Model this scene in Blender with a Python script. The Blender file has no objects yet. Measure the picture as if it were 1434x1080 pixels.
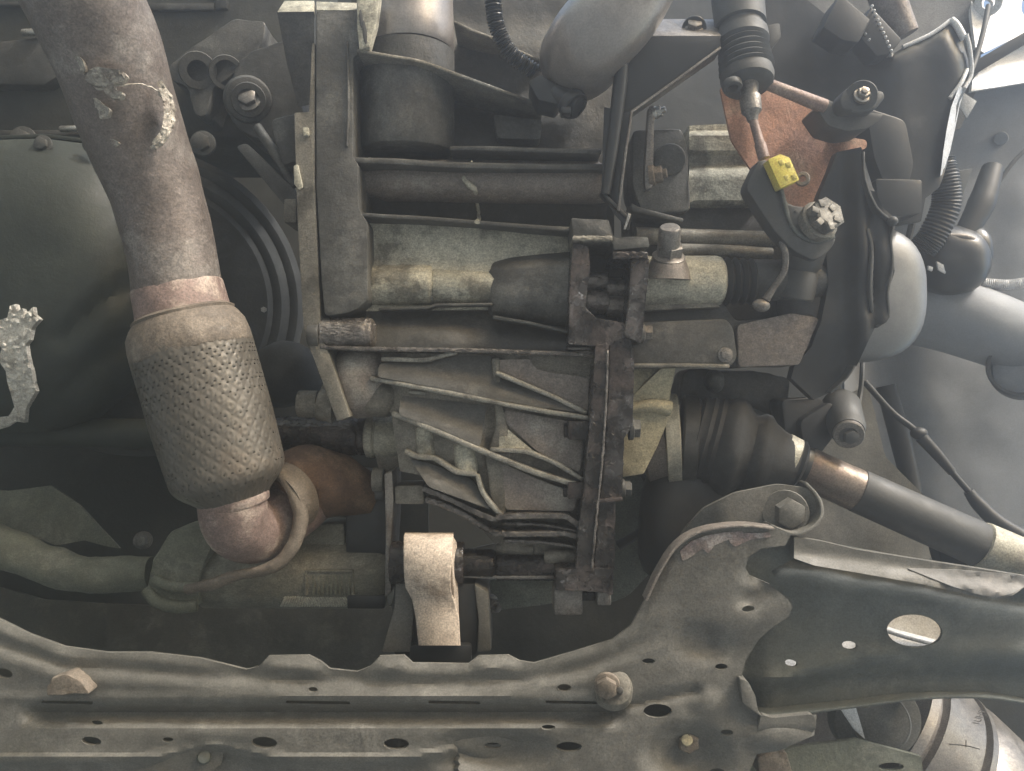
import bpy, bmesh, math, random
from mathutils import Vector, Matrix, noise
from mathutils.geometry import delaunay_2d_cdt
random.seed(7)
R = math.radians
scene = bpy.context.scene
COL = scene.collection

# ---------------------------------------------------------------- camera, sky, sun
F = 1125.0            # focal length in pixels of the photograph
ZC = 0.35             # the camera lies on the ground and looks straight up
S = 0.70 / F
cam_d = bpy.data.cameras.new('camera'); cam = bpy.data.objects.new('camera', cam_d); COL.objects.link(cam)
# the view leans 26 degrees from straight up, away from the light; the car is built in the camera's upright frame and leaned with it at the end
LEAN = Matrix.Translation((0, 0, ZC)) @ Matrix.Rotation(R(26), 4, Vector((.78, .62, 0)).normalized()) @ Matrix.Translation((0, 0, -ZC))
cam.matrix_world = LEAN @ (Matrix.Translation((0, 0, ZC)) @ Matrix.Rotation(math.pi, 4, 'Y'))
cam_d.sensor_width = 36; cam_d.lens = 36 * F / 1434; cam_d.clip_start = 0.02; cam_d.clip_end = 500
scene.camera = cam
HAZE = .27
SUN_AZ, SUN_EL = Vector((-0.62, 0.78)).normalized(), R(19)
w = bpy.data.worlds.new('World'); scene.world = w; w.use_nodes = True
nt = w.node_tree
sky = nt.nodes.new('ShaderNodeTexSky'); sky.sky_type = 'NISHITA'; sky.sun_disc = False
sky.sun_elevation = SUN_EL; sky.sun_rotation = math.atan2(SUN_AZ.x, SUN_AZ.y); sky.dust_density = 1.5; sky.air_density = 1.2
bg = nt.nodes['Background']; bg.inputs['Strength'].default_value = 0.15
nt.links.new(sky.outputs[0], bg.inputs['Color'])
sun_d = bpy.data.lights.new('sun', 'SUN'); sun_d.energy = 2.0; sun_d.angle = R(8); sun_d.color = (1, .99, .975)
sun = bpy.data.objects.new('sun', sun_d); COL.objects.link(sun)
sd = Vector((SUN_AZ.x * math.cos(SUN_EL), SUN_AZ.y * math.cos(SUN_EL), math.sin(SUN_EL)))
sun.rotation_euler = sd.to_track_quat('Z', 'Y').to_euler(); sun.location = sd * 8
vs = scene.view_settings
scene.display_settings.display_device = 'sRGB'
vs.view_transform = 'Standard'; vs.look = 'None'; vs.gamma = 1; vs.exposure = 1.62
scene.cycles.max_bounces = 8; scene.cycles.diffuse_bounces = 4; scene.cycles.use_denoising = True; scene.cycles.use_adaptive_sampling = False; scene.cycles.use_light_tree = False
try: scene.cycles.denoiser = 'OPENIMAGEDENOISE'
except Exception: pass

# ---------------------------------------------------------------- helpers
def P(px, py, z=0):
    """point seen at pixel (px, py) of the photograph, z pixel-sized steps behind the 0.70 m plane"""
    d = 0.70 + z * S; k = d / F
    return Vector((-(px - 717) * k, -(py - 540) * k, ZC + d))
def L(r, z=0): return r * (0.70 + z * S) / F
def D(u, v, w_): return Vector((-u, -v, w_)).normalized()      # image right, image down, away
ORG = {}
def root(name, label, cat, at, group=None):
    o = bpy.data.objects.new(name, None); COL.objects.link(o); o.empty_display_size = .03
    o.location = P(*at); ORG[o.name] = o.location.copy()
    o['label'] = label; o['category'] = cat
    if group: o['group'] = group
    return o
def tag(o, label, cat, group=None):
    o['label'] = label; o['category'] = cat
    if group: o['group'] = group
    return o
def n3(v, s): return noise.noise(v * s)
def rot2(pts, c, a):
    ca, sa = math.cos(a), math.sin(a)
    return [(c[0] + (x - c[0]) * ca - (y - c[1]) * sa, c[1] + (x - c[0]) * sa + (y - c[1]) * ca) for x, y in pts]
def rnd(pts, r=6, n=3):
    """round the corners of a 2-D polygon"""
    out = []; m = len(pts)
    for i in range(m):
        a, b, c = Vector(pts[i - 1][:2]), Vector(pts[i][:2]), Vector(pts[(i + 1) % m][:2])
        l1, l2 = (a - b).length, (c - b).length
        k = min(r, l1 * .45, l2 * .45)
        p, q = b + (a - b) / max(l1, 1e-6) * k, b + (c - b) / max(l2, 1e-6) * k
        for j in range(n + 1):
            t = j / n
            v = p * (1 - t) ** 2 + b * 2 * t * (1 - t) + q * t * t
            out.append((v.x, v.y))
    return out
def smooth_path(pts, n):
    if n <= 1 or len(pts) < 3:
        if n <= 1: return [Vector(p) for p in pts]
        a, b = Vector(pts[0]), Vector(pts[1]); return [a.lerp(b, i / n) for i in range(n + 1)]
    v = [Vector(p) for p in pts]; v = [v[0] * 2 - v[1]] + v + [v[-1] * 2 - v[-2]]
    out = []
    for i in range(1, len(v) - 2):
        p0, p1, p2, p3 = v[i - 1:i + 3]
        for j in range(n):
            t = j / n
            out.append(.5 * ((2 * p1) + (p2 - p0) * t + (2 * p0 - 5 * p1 + 4 * p2 - p3) * t * t + (3 * p1 - p0 - 3 * p2 + p3) * t ** 3))
    out.append(v[-2]); return out
def pt3(p, z=0): return P(p[0], p[1], p[2] if len(p) > 2 else z)
def ell(cx, cy, rx, ry, n=16, a=0):
    return rot2([(cx + rx * math.cos(2 * math.pi * i / n), cy + ry * math.sin(2 * math.pi * i / n)) for i in range(n)], (cx, cy), a)
def inside(x, y, poly):
    r = False; j = len(poly) - 1
    for i in range(len(poly)):
        xi, yi = poly[i][0], poly[i][1]; xj, yj = poly[j][0], poly[j][1]
        if (yi > y) != (yj > y) and x < (xj - xi) * (y - yi) / (yj - yi) + xi: r = not r
        j = i
    return r
def segdist(x, y, pl):
    b = 1e9
    for i in range(len(pl) - 1):
        ax, ay = pl[i][:2]; bx, by = pl[i + 1][:2]; dx, dy = bx - ax, by - ay
        t = max(0, min(1, ((x - ax) * dx + (y - ay) * dy) / max(dx * dx + dy * dy, 1e-9)))
        b = min(b, math.hypot(x - ax - t * dx, y - ay - t * dy))
    return b
def sst(t): t = max(0, min(1, t)); return t * t * (3 - 2 * t)

class B:
    """collects shapes and links them as ONE mesh object"""
    def __init__(s): s.bm = bmesh.new()
    def take(s, t):
        me = bpy.data.meshes.new('t'); t.to_mesh(me); t.free(); s.bm.from_mesh(me); bpy.data.meshes.remove(me); return s
    def bev(s, t, w, seg=2, ang=28):
        bmesh.ops.recalc_face_normals(t, faces=t.faces[:])
        if w > 0:
            es = [e for e in t.edges if len(e.link_faces) == 2 and e.calc_face_angle(0) > R(ang)]
            if es: bmesh.ops.bevel(t, geom=es, offset=w, segments=seg, profile=.5, affect='EDGES', clamp_overlap=True)
        return t
    def prism(s, pts, z0, z1, b=1.5, z_slope=None, seg=2):
        """polygon at depth z0, extruded straight away from the viewer to depth z1"""
        t = bmesh.new(); f = []; h = (z1 - z0) * S
        for p in pts:
            v = pt3(p, z0 if z_slope is None else z0 + z_slope(p[0], p[1])); f.append(v)
        zb = ZC + .70 + z1 * S
        a = [t.verts.new(v) for v in f]; c = [t.verts.new((v.x, v.y, max(zb, v.z + .001))) for v in f]
        t.faces.new(a); t.faces.new(c[::-1])
        for i in range(len(a)): t.faces.new((a[i], c[i], c[(i + 1) % len(a)], a[(i + 1) % len(a)]))
        return s.take(s.bev(t, L(b, z0), seg))
    def box(s, x0, y0, x1, y1, z0, z1, b=1.5): return s.prism([(x0, y0), (x1, y0), (x1, y1), (x0, y1)], z0, z1, b)
    def rib(s, path, z0, z1, th=4, b=1.2, n=1):
        pts = [tuple(v) for v in smooth_path([(p[0], p[1], p[2] if len(p) > 2 else z0) for p in path], n)]
        l, r = [], []
        for i, p in enumerate(pts):
            a, c = pts[max(0, i - 1)], pts[min(len(pts) - 1, i + 1)]
            d = Vector((c[0] - a[0], c[1] - a[1])).normalized() * th / 2
            wob = 1 + .10 * noise.noise(Vector((p[0] * .05, p[1] * .05, z0)))
            l.append((p[0] - d.y * wob, p[1] + d.x * wob, p[2])); r.append((p[0] + d.y * wob, p[1] - d.x * wob, p[2]))
        # extrude away: deeper edge is the same outline further back
        t = bmesh.new(); m = len(l); zb = ZC + .70 + z1 * S
        V = []
        for a, c in zip(l, r):
            pa, pc = pt3(a), pt3(c)
            V.append([t.verts.new(pa), t.verts.new(pc), t.verts.new((pc.x, pc.y, zb)), t.verts.new((pa.x, pa.y, zb))])
        for i in range(m - 1):
            for k in range(4): t.faces.new((V[i][k], V[i][(k + 1) % 4], V[i + 1][(k + 1) % 4], V[i + 1][k]))
        t.faces.new(V[0]); t.faces.new(V[-1][::-1])
        return s.take(s.bev(t, L(b, z0), 2, 50))
    def tube(s, path, r, seg=16, n=6, rf=None, cap=True, flat=1.0, bump=0, bs=60):
        pts = smooth_path([(p[0], p[1], p[2] if len(p) > 2 else 0) for p in path], n)
        rr = r if isinstance(r, (list, tuple)) else [r] * len(path)
        m = len(pts); W = [P(*p) for p in pts]; t = bmesh.new(); rings = []
        ref = None
        for i in range(m):
            d = (W[min(i + 1, m - 1)] - W[max(i - 1, 0)]).normalized()
            if ref is None: ref = d.orthogonal().normalized()
            u = (ref - d * ref.dot(d)).normalized(); ref = u; v = d.cross(u)
            k = i / (m - 1) * (len(rr) - 1); k0 = min(int(k), len(rr) - 1); k1 = min(k0 + 1, len(rr) - 1)
            rad = (rr[k0] + (rr[k1] - rr[k0]) * (k - k0)) * (rf(i / (m - 1)) if rf else 1)
            rad = L(rad, pts[i].z); ring = []
            for j in range(seg):
                a = 2 * math.pi * j / seg; o = u * math.cos(a) + v * math.sin(a) * flat
                q = W[i] + o * rad
                if bump: q = W[i] + o * (rad + bump * S * n3(q, bs))
                ring.append(t.verts.new(q))
            rings.append(ring)
        for i in range(m - 1):
            for j in range(seg): t.faces.new((rings[i][j], rings[i][(j + 1) % seg], rings[i + 1][(j + 1) % seg], rings[i + 1][j]))
        if cap: t.faces.new(rings[0][::-1]); t.faces.new(rings[-1])
        bmesh.ops.recalc_face_normals(t, faces=t.faces[:])
        return s.take(t)
    def lathe(s, p0, p1, prof, seg=28, bump=0, bs=60, cap=True):
        """prof: (fraction along p0-p1, radius in pixels)"""
        a, c = P(*p0), P(*p1); d = (c - a).normalized(); u = d.orthogonal().normalized(); v = d.cross(u)
        t = bmesh.new(); rings = []
        zs = p0[2]
        for f, r in prof:
            z = p0[2] + (p1[2] - p0[2]) * f; o = a.lerp(c, f); ring = []
            for j in range(seg):
                an = 2 * math.pi * j / seg; dr = u * math.cos(an) + v * math.sin(an); q = o + dr * L(r, z)
                if bump: q += dr * bump * S * n3(q, bs)
                ring.append(t.verts.new(q))
            rings.append(ring)
        for i in range(len(rings) - 1):
            for j in range(seg): t.faces.new((rings[i][j], rings[i][(j + 1) % seg], rings[i + 1][(j + 1) % seg], rings[i + 1][j]))
        if cap: t.faces.new(rings[0][::-1]); t.faces.new(rings[-1])
        bmesh.ops.recalc_face_normals(t, faces=t.faces[:])
        return s.take(t)
    def cyl(s, p0, p1, r, r1=None, b=2.0, seg=24, bump=0):
        r1 = r if r1 is None else r1
        ln = (P(*p1) - P(*p0)).length / S; k = min(.3, b / max(ln, 1))
        return s.lathe(p0, p1, [(0, max(r - b, .1)), (k * .3, r - b * .3), (k, r), (1 - k, r1), (1 - k * .3, r1 - b * .3), (1, max(r1 - b, .1))], seg, bump)
    def ring(s, p0, p1, r, ri, seg=24, b=1.2):
        return s.lathe(p0, p1, [(0, ri), (0, r - b), (.15, r), (.85, r), (1, r - b), (1, ri), (0, ri)], seg, cap=False)
    def ball(s, c, rx, ry, rz, bump=0, bs=60, p=2.0, seg=28):
        t = bmesh.new(); bmesh.ops.create_uvsphere(t, u_segments=seg, v_segments=seg // 2 + 2, radius=1)
        o = P(*c); k = L(1, c[2])
        for v in t.verts:
            q = v.co.copy()
            if p != 2.0:
                nn = (abs(q.x) ** p + abs(q.y) ** p + abs(q.z) ** p) ** (1 / p); q /= max(nn, 1e-6)
            q = Vector((q.x * rx, q.y * ry, q.z * rz)) * k + o
            if bump: q += v.co.normalized() * bump * S * n3(q, bs)
            v.co = q
        return s.take(t)
    def web(s, edge, base, th=6, n=5):
        """cast web: a face running from its near edge back to its root line"""
        e = [tuple(v) for v in smooth_path(edge, n)]; q = [tuple(v) for v in smooth_path(base, n)]
        def at(pl, f):
            k = f * (len(pl) - 1); i = min(int(k), len(pl) - 2); return tuple(pl[i][j] + (pl[i + 1][j] - pl[i][j]) * (k - i) for j in range(3))
        secs = []; m = 24
        for i in range(m + 1):
            a, c = at(e, i / m), at(q, i / m)
            ring = [(a[0] + (c[0] - a[0]) * f, a[1] + (c[1] - a[1]) * f, a[2] + (c[2] - a[2]) * f) for f in (0, .33, .66, 1)]
            secs.append(ring + [(c[0], c[1], c[2] + 40), (a[0], a[1] + th * .6, a[2] + 40)])
        return s.loft(secs)
    def plate(s, pts, th=3, b=.6):
        """plate through 3-D points, thickened along its own normal (away from the viewer)"""
        t = bmesh.new(); q = [pt3(p) for p in pts]
        nrm = Vector((0, 0, 0))
        for i in range(len(q)): nrm += (q[i] - q[0]).cross(q[(i + 1) % len(q)] - q[0])
        nrm.normalize()
        if nrm.z < 0: nrm = -nrm
        a = [t.verts.new(v) for v in q]; c = [t.verts.new(v + nrm * th * S) for v in q]
        t.faces.new(a); t.faces.new(c[::-1])
        for i in range(len(a)): t.faces.new((a[i], c[i], c[(i + 1) % len(a)], a[(i + 1) % len(a)]))
        return s.take(s.bev(t, b * S))
    def loft(s, secs, closed=True, cap=True):
        t = bmesh.new(); rs = [[t.verts.new(pt3(p)) for p in r] for r in secs]; m = len(rs[0])
        for i in range(len(rs) - 1):
            for j in range(m if closed else m - 1):
                t.faces.new((rs[i][j], rs[i][(j + 1) % m], rs[i + 1][(j + 1) % m], rs[i + 1][j]))
        if cap and closed: t.faces.new(rs[0][::-1]); t.faces.new(rs[-1])
        bmesh.ops.recalc_face_normals(t, faces=t.faces[:]); return s.take(t)
    def hexa(s, c, ax, r, h, fl=1.35, tip=0):
        """hex bolt head with flange on a face at c, its axis pointing along ax"""
        o = P(*c) if not isinstance(c, Vector) else c; z = c[2] if not isinstance(c, Vector) else 0
        k = L(1, z); u = ax.orthogonal().normalized(); v = ax.cross(u)
        def cone(pr, n):
            t = bmesh.new(); rg = []
            for hh, rr in pr: rg.append([t.verts.new(o + ax * hh * k + (u * math.cos(2 * math.pi * j / n + .3) + v * math.sin(2 * math.pi * j / n + .3)) * rr * k) for j in range(n)])
            for i in range(len(rg) - 1):
                for j in range(n): t.faces.new((rg[i][j], rg[i][(j + 1) % n], rg[i + 1][(j + 1) % n], rg[i + 1][j]))
            t.faces.new(rg[0][::-1]); t.faces.new(rg[-1]); bmesh.ops.recalc_face_normals(t, faces=t.faces[:]); s.take(t)
        if fl: cone([(-h * .3, r * fl), (h * .16, r * fl), (h * .26, r * 1.02)], 20)
        cone([(h * .1, r), (h * .9, r), (h, r * .86)], 6)
        if tip: cone([(h * .9, r * .55), (h * 1 + tip * .9, r * .55), (h + tip, r * .45)], 14)
        return s
    def sheet(s, outline, z, holes=(), step=12, th=4, lip=0, noise_amp=0, ns=.02):
        """stamped sheet: outline in pixels, z(x, y) its relief; holes are open"""
        def dens(pl):
            o = []
            for i in range(len(pl)):
                a, c = Vector(pl[i][:2]), Vector(pl[(i + 1) % len(pl)][:2]); k = max(1, int((c - a).length / step))
                for j in range(k): o.append(a.lerp(c, j / k))
            return o
        vv, ee = [], []
        loops = [dens(outline)] + [[Vector(p[:2]) for p in h] for h in holes]
        for lp in loops:
            b0 = len(vv); vv += lp; ee += [(b0 + i, b0 + (i + 1) % len(lp)) for i in range(len(lp))]
        xs = [p[0] for p in outline]; ys = [p[1] for p in outline]
        rl = [[(p.x, p.y) for p in lp] + [(lp[0].x, lp[0].y)] for lp in loops]
        y = min(ys) + step / 2; k = 0
        while y < max(ys):
            x = min(xs) + step / 2 + (step / 2 if k % 2 else 0)
            while x < max(xs):
                if inside(x, y, outline) and not any(inside(x, y, h) for h in holes) and min(segdist(x, y, l) for l in rl) > step * .45: vv.append(Vector((x, y)))
                x += step
            y += step * .87; k += 1
        r = delaunay_2d_cdt(vv, ee, [], 0, 1e-4)
        t = bmesh.new()
        zz = [z(p.x, p.y) + (noise_amp * noise.noise(Vector((p.x * ns, p.y * ns, 3.3))) if noise_amp else 0) for p in r[0]]
        bv = [t.verts.new(P(p.x, p.y, q)) for p, q in zip(r[0], zz)]
        for f in r[2]:
            cx = sum(r[0][i].x for i in f) / len(f); cy = sum(r[0][i].y for i in f) / len(f)
            if inside(cx, cy, outline) and not any(inside(cx, cy, h) for h in holes):
                try: t.faces.new([bv[i] for i in f])
                except ValueError: pass
        for v in [v for v in t.verts if not v.link_faces]: t.verts.remove(v)
        bmesh.ops.recalc_face_normals(t, faces=t.faces[:])
        if sum(f.normal.z for f in t.faces) > 0: bmesh.ops.reverse_faces(t, faces=t.faces[:])
        # thickness: back copy plus walls round every open edge
        t.verts.ensure_lookup_table(); t.verts.index_update(); fs = t.faces[:]; edges = [e for e in t.edges if len(e.link_faces) == 1]
        back = {v: t.verts.new(v.co + Vector((0, 0, (th if not callable(th) else th(v)) * S))) for v in t.verts[:]}
        for f in fs: t.faces.new([back[v] for v in reversed(f.verts)])
        for e in edges:
            a, c = e.verts
            t.faces.new((a, c, back[c], back[a]))
        bmesh.ops.recalc_face_normals(t, faces=t.faces[:])
        return s.take(t)
    def rough(s, amp, sc=90, cuts=0):
        if cuts: bmesh.ops.subdivide_edges(s.bm, edges=s.bm.edges[:], cuts=cuts, use_grid_fill=True)
        s.bm.normal_update()
        for v in s.bm.verts: v.co += v.normal * amp * S * (n3(v.co, sc) + .5 * n3(v.co, sc * 2.7))
        return s
    def pebble(s, amp, ln=4.0, sc=420):
        """oil-caked, grainy surface: split into small facets and knock them about"""
        bmesh.ops.triangulate(s.bm, faces=s.bm.faces[:])
        for k in range(6):
            es = [e for e in s.bm.edges if e.calc_length() > ln * 1.6 * S]
            if not es or len(s.bm.faces) > 14000: break
            bmesh.ops.subdivide_edges(s.bm, edges=es, cuts=1)
            bmesh.ops.triangulate(s.bm, faces=[f for f in s.bm.faces if len(f.verts) > 3])
        s.bm.normal_update()
        for v in s.bm.verts:
            c = v.co; k = n3(c, sc) + .6 * n3(c + Vector((3, 1, 2)), sc * 1.9)
            v.co = c + v.normal * amp * S * k * (.45 + .9 * max(0, n3(c, 45) + .35))
        return s
    def obj(s, name, m, parent=None, ang=38):
        me = bpy.data.meshes.new(name)
        if parent is not None:
            o = ORG[parent.name]
        else:
            s.bm.verts.ensure_lookup_table(); lo = Vector((1e9,) * 3); hi = -lo
            for v in s.bm.verts:
                for i in range(3): lo[i] = min(lo[i], v.co[i]); hi[i] = max(hi[i], v.co[i])
            o = (lo + hi) / 2
        bmesh.ops.translate(s.bm, verts=s.bm.verts[:], vec=-o)
        s.bm.to_mesh(me); s.bm.free()
        for p in me.polygons: p.use_smooth = True
        me.set_sharp_from_angle(angle=R(ang))
        ob = bpy.data.objects.new(name, me); COL.objects.link(ob); ORG[ob.name] = o
        if parent is not None: ob.parent = parent
        else: ob.location = o
        me.materials.append(m); return ob
def copy_part(src, parent, delta, rz=0):
    """another of the same piece: shares its mesh"""
    o = src.copy(); COL.objects.link(o); o.parent = parent; o.location = src.location + delta; ORG[o.name] = ORG[parent.name]; return o

# ---------------------------------------------------------------- materials
MATS = {}
def srgb(c):
    return tuple(((v / 255) / 12.92 if v <= 10 else (((v / 255) + .055) / 1.055) ** 2.4) for v in c) + (1,)
def M(name, c1, c2=None, c3=None, rough=(.5, .75), metal=0.0, sc=60, stain=18, cov=.5, bump=.25, bs=420, wet=0.0, aniso=None, fine=.12, coat=0.0):
    """c1/c2 mottle, c3 stains of their own shape (dirt, oil, rust, dust), fine grain and relief; colours are linear"""
    if name in MATS: return MATS[name]
    if not any(k in name for k in ('rust', 'yellow', 'clip', 'cream', 'olive', 'polished', 'tan', 'alumin', 'exhaust', 'brownish', 'oil_wet')):
        def neutral(c): l = .3 * c[0] + .6 * c[1] + .1 * c[2]; return tuple(v + (l - v) * .15 for v in c)
        c1 = neutral(c1); c2 = neutral(c2) if c2 else None; c3 = neutral(c3) if c3 else None
    m = bpy.data.materials.new(name); m.use_nodes = True; t = m.node_tree; N = t.nodes; K = t.links
    bs_ = N['Principled BSDF']; tc = N.new('ShaderNodeTexCoord'); mp = N.new('ShaderNodeMapping'); K.new(tc.outputs['Object'], mp.inputs[0])
    if aniso: mp.inputs['Scale'].default_value = aniso
    def nz(scale, det=6, rg=.6, src=None):
        n = N.new('ShaderNodeTexNoise'); n.inputs['Scale'].default_value = scale; n.inputs['Detail'].default_value = det; n.inputs['Roughness'].default_value = rg
        K.new((src or mp).outputs[0], n.inputs['Vector']); return n.outputs['Fac']
    def rng(src, a, b, c=0, d=1):
        r = N.new('ShaderNodeMapRange'); r.inputs[1].default_value = a; r.inputs[2].default_value = b; r.inputs[3].default_value = c; r.inputs[4].default_value = d
        K.new(src, r.inputs[0]); return r.outputs[0]
    def mix(f, a, b, mode='MIX'):
        x = N.new('ShaderNodeMix'); x.data_type = 'RGBA'; x.blend_type = mode
        for i, v in ((0, f), (6, a), (7, b)):
            if isinstance(v, (tuple, float, int)): x.inputs[i].default_value = v
            else: K.new(v, x.inputs[i])
        return x.outputs[2]
    c2 = c2 or tuple(v * .7 for v in c1)
    col = mix(rng(nz(sc), .3, .7), tuple(c1) + (1,), tuple(c2) + (1,))
    f3 = None
    if c3:
        f3 = rng(nz(stain, 8, .68), .62 - cov * .3, .74 - cov * .3)
        col = mix(f3, col, tuple(c3) + (1,))
    g = nz(bs * 1.6, 3)
    col = mix(min(fine * 3.2, .6), col, rng(g, .3, .7, .0, 1), 'OVERLAY')
    col = mix(min(fine * 2.4, .55), col, rng(nz(sc * 3.3, 7, .75), .32, .68, .05, .95), 'OVERLAY')
    K.new(col, bs_.inputs['Base Color'])
    bs_.inputs['Metallic'].default_value = metal
    K.new(rng(nz(sc * 1.7), .3, .7, rough[0], rough[1]), bs_.inputs['Roughness'])
    bp = N.new('ShaderNodeBump'); bp.inputs['Strength'].default_value = bump; bp.inputs['Distance'].default_value = .0012
    h = nz(bs, 5, .65)
    b2 = N.new('ShaderNodeBump'); b2.inputs['Strength'].default_value = bump; b2.inputs['Distance'].default_value = .004
    K.new(nz(sc * .9, 4), b2.inputs['Height']); K.new(h, bp.inputs['Height']); K.new(b2.outputs[0], bp.inputs['Normal'])
    K.new(bp.outputs[0], bs_.inputs['Normal'])
    if wet:
        K.new(rng(nz(sc * .55, 5), .44, .66, 0, wet), bs_.inputs['Coat Weight']); bs_.inputs['Coat Roughness'].default_value = .13
        b3 = N.new('ShaderNodeBump'); b3.inputs['Strength'].default_value = 1; b3.inputs['Distance'].default_value = .003
        K.new(nz(620, 4, .7), b3.inputs['Height']); K.new(b3.outputs[0], bs_.inputs['Coat Normal'])
    if coat: bs_.inputs['Coat Weight'].default_value = coat; bs_.inputs['Coat Roughness'].default_value = .2
    MATS[name] = m; return m

cast_dark  = M('oily_cast', (.092, .089, .081), (.055, .053, .049), (.145, .14, .125), (.42, .68), .25, 45, 16, .35)
cast_wet   = M('oil_wet_cast', (.022, .018, .0165), (.010, .009, .0085), (.07, .054, .048), (.15, .36), .3, 80, 26, .4, .35, wet=.6)
cast_black = M('black_oily_cast', (.048, .046, .041), (.032, .031, .028), (.075, .071, .064), (.35, .6), .15, 50, 18, .4, wet=.25)
alu        = M('dusty_cast_aluminium', (.50, .475, .39), (.34, .325, .265), (.17, .16, .13), (.55, .8), .25, 70, 26, .45, .35)
alu_grey   = M('grimy_cast_aluminium', (.22, .203, .172), (.155, .143, .12), (.09, .083, .07), (.5, .75), .25, 60, 22, .4, .3)
alu_tan    = M('tan_cast_aluminium', (.40, .36, .25), (.32, .285, .195), (.22, .195, .14), (.6, .85), .1, 80, 24, .3)
worn_lit_edge  = M('worn_lit_casting_edge', (.33, .31, .265), (.24, .225, .19), (.14, .13, .11), (.4, .65), .4, 90, 40, .4, .3)  # paler than the walls, edge light put into the colour
wet_glint_edge   = M('oil_wet_glint_edge', (.20, .18, .165), (.10, .088, .08), (.06, .052, .047), (.2, .4), .5, 90, 40, .35, .35, wet=.8)  # lightened colour stands in for glints on shadowed oily edges
pink_cast  = M('brownish_cast', (.22, .19, .168), (.155, .135, .12), (.28, .26, .23), (.5, .75), .2, 60, 20, .3)
pipe_mat   = M('stained_exhaust_steel', (.19, .16, .143), (.14, .116, .102), (.25, .222, .20), (.42, .62), .45, 70, 18, .35, .2)
pipe_rust  = M('pink_rust_exhaust_steel', (.245, .175, .152), (.18, .13, .112), (.37, .30, .25), (.5, .75), .2, 60, 26, .42)
braid_mat  = M('braided_steel', (.135, .118, .095), (.105, .092, .074), (.145, .115, .085), (.35, .55), .35, 30, 14, .25, .04, fine=.03)
weld_mat   = M('weld_crust', (.46, .42, .36), (.33, .295, .25), (.22, .185, .155), (.5, .8), .2, 120, 60, .4, .5)
rust       = M('brown_rust', (.15, .088, .052), (.085, .05, .033), (.22, .14, .085), (.7, .9), 0, 70, 24, .45, .45)
rust_dull  = M('dull_rusty_steel', (.17, .14, .11), (.12, .098, .078), (.21, .175, .14), (.6, .85), .1, 60, 24, .4, .35)
rust_or    = M('orange_rust', (.38, .195, .125), (.30, .165, .12), (.42, .27, .19), (.7, .95), 0, 55, 20, .35, .35)
black_rub  = M('black_rubber', (.026, .026, .026), (.020, .020, .020), (.038, .038, .037), (.42, .6), 0, 30, 12, .3, .08, fine=.03)
grey_rub   = M('dusty_rubber', (.062, .062, .060), (.050, .050, .048), (.085, .084, .08), (.5, .7), 0, 36, 14, .3, .10, fine=.05)
black_pl   = M('black_plastic', (.030, .031, .032), (.026, .027, .028), (.045, .045, .045), (.28, .42), 0, 40, 16, .25, .06, fine=.025)
frame_mat  = M('dusty_grey_paint', (.124, .118, .103), (.10, .095, .083), (.152, .144, .126), (.5, .72), 0, 26, 14, .35, .22)
arm_mat    = M('grey_green_paint', (.075, .083, .074), (.06, .067, .06), (.10, .105, .092), (.5, .7), 0, 26, 12, .3, .2)
arm_light  = M('chalky_grey_paint', (.18, .172, .163), (.155, .148, .14), (.26, .235, .215), (.6, .8), 0, 24, 12, .25, .2, fine=.06)
olive_lt   = M('pale_olive_casting', (.19, .18, .14), (.135, .128, .10), (.24, .225, .18), (.5, .75), .15, 50, 20, .35)
olive      = M('olive_dusty_metal', (.15, .152, .112), (.105, .107, .08), (.19, .185, .145), (.6, .85), 0, 45, 18, .35)
matte_blk  = M('matte_black_cover', (.030, .030, .027), (.022, .022, .020), (.05, .05, .045), (.7, .9), 0, 40, 16, .35, .2)
dark_olive = M('dark_olive_pan', (.018, .022, .016), (.014, .017, .0125), (.027, .031, .023), (.55, .75), 0, 30, 10, .35, .2)
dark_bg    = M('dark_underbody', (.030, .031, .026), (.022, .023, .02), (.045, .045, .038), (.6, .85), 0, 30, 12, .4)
tan_arm    = M('cream_mount_paint', (.50, .42, .345), (.45, .375, .305), (.27, .215, .17), (.5, .7), 0, 50, 34, .3, .2)
cream      = M('cream_metal', (.42, .40, .33), (.33, .31, .25), (.22, .20, .16), (.5, .75), .1, 50, 24, .3)
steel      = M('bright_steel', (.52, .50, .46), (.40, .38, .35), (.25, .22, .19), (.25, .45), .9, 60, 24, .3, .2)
cool_steel = M('satin_grey_steel', (.36, .325, .30), (.29, .26, .24), (.22, .19, .17), (.28, .45), .55, 30, 12, .25, .12, fine=.05)
dusty_boot = M('dusty_matte_rubber', (.030, .030, .030), (.022, .022, .022), (.048, .048, .046), (.75, .92), 0, 50, 20, .4, .2, fine=.08)
steel_dull = M('dull_steel', (.24, .22, .20), (.17, .155, .14), (.13, .11, .095), (.35, .6), .6, 60, 24, .35, .25)
brass      = M('polished_shaft_steel', (.25, .205, .17), (.19, .155, .13), (.16, .115, .095), (.3, .5), .4, 40, 16, .35, .15)
yellow     = M('yellow_plastic', (.72, .60, .12), (.66, .54, .10), (.52, .44, .12), (.4, .6), 0, 60, 24, .25, .15)
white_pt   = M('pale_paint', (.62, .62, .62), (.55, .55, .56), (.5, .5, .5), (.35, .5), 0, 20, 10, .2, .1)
blue_grey  = M('blue_grey_liner', (.25, .265, .29), (.23, .244, .268), (.275, .287, .305), (.55, .75), 0, 14, 8, .3, .08, fine=.04)
dome_mat   = M('smooth_grey_cover', (.19, .19, .19), (.165, .165, .165), (.215, .215, .21), (.35, .5), .4, 40, 14, .3, .06, fine=.03)
crust      = M('flaky_white_crust', (.66, .62, .54), (.48, .44, .38), (.27, .24, .20), (.7, .95), 0, 160, 70, .22, .8)
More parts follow.
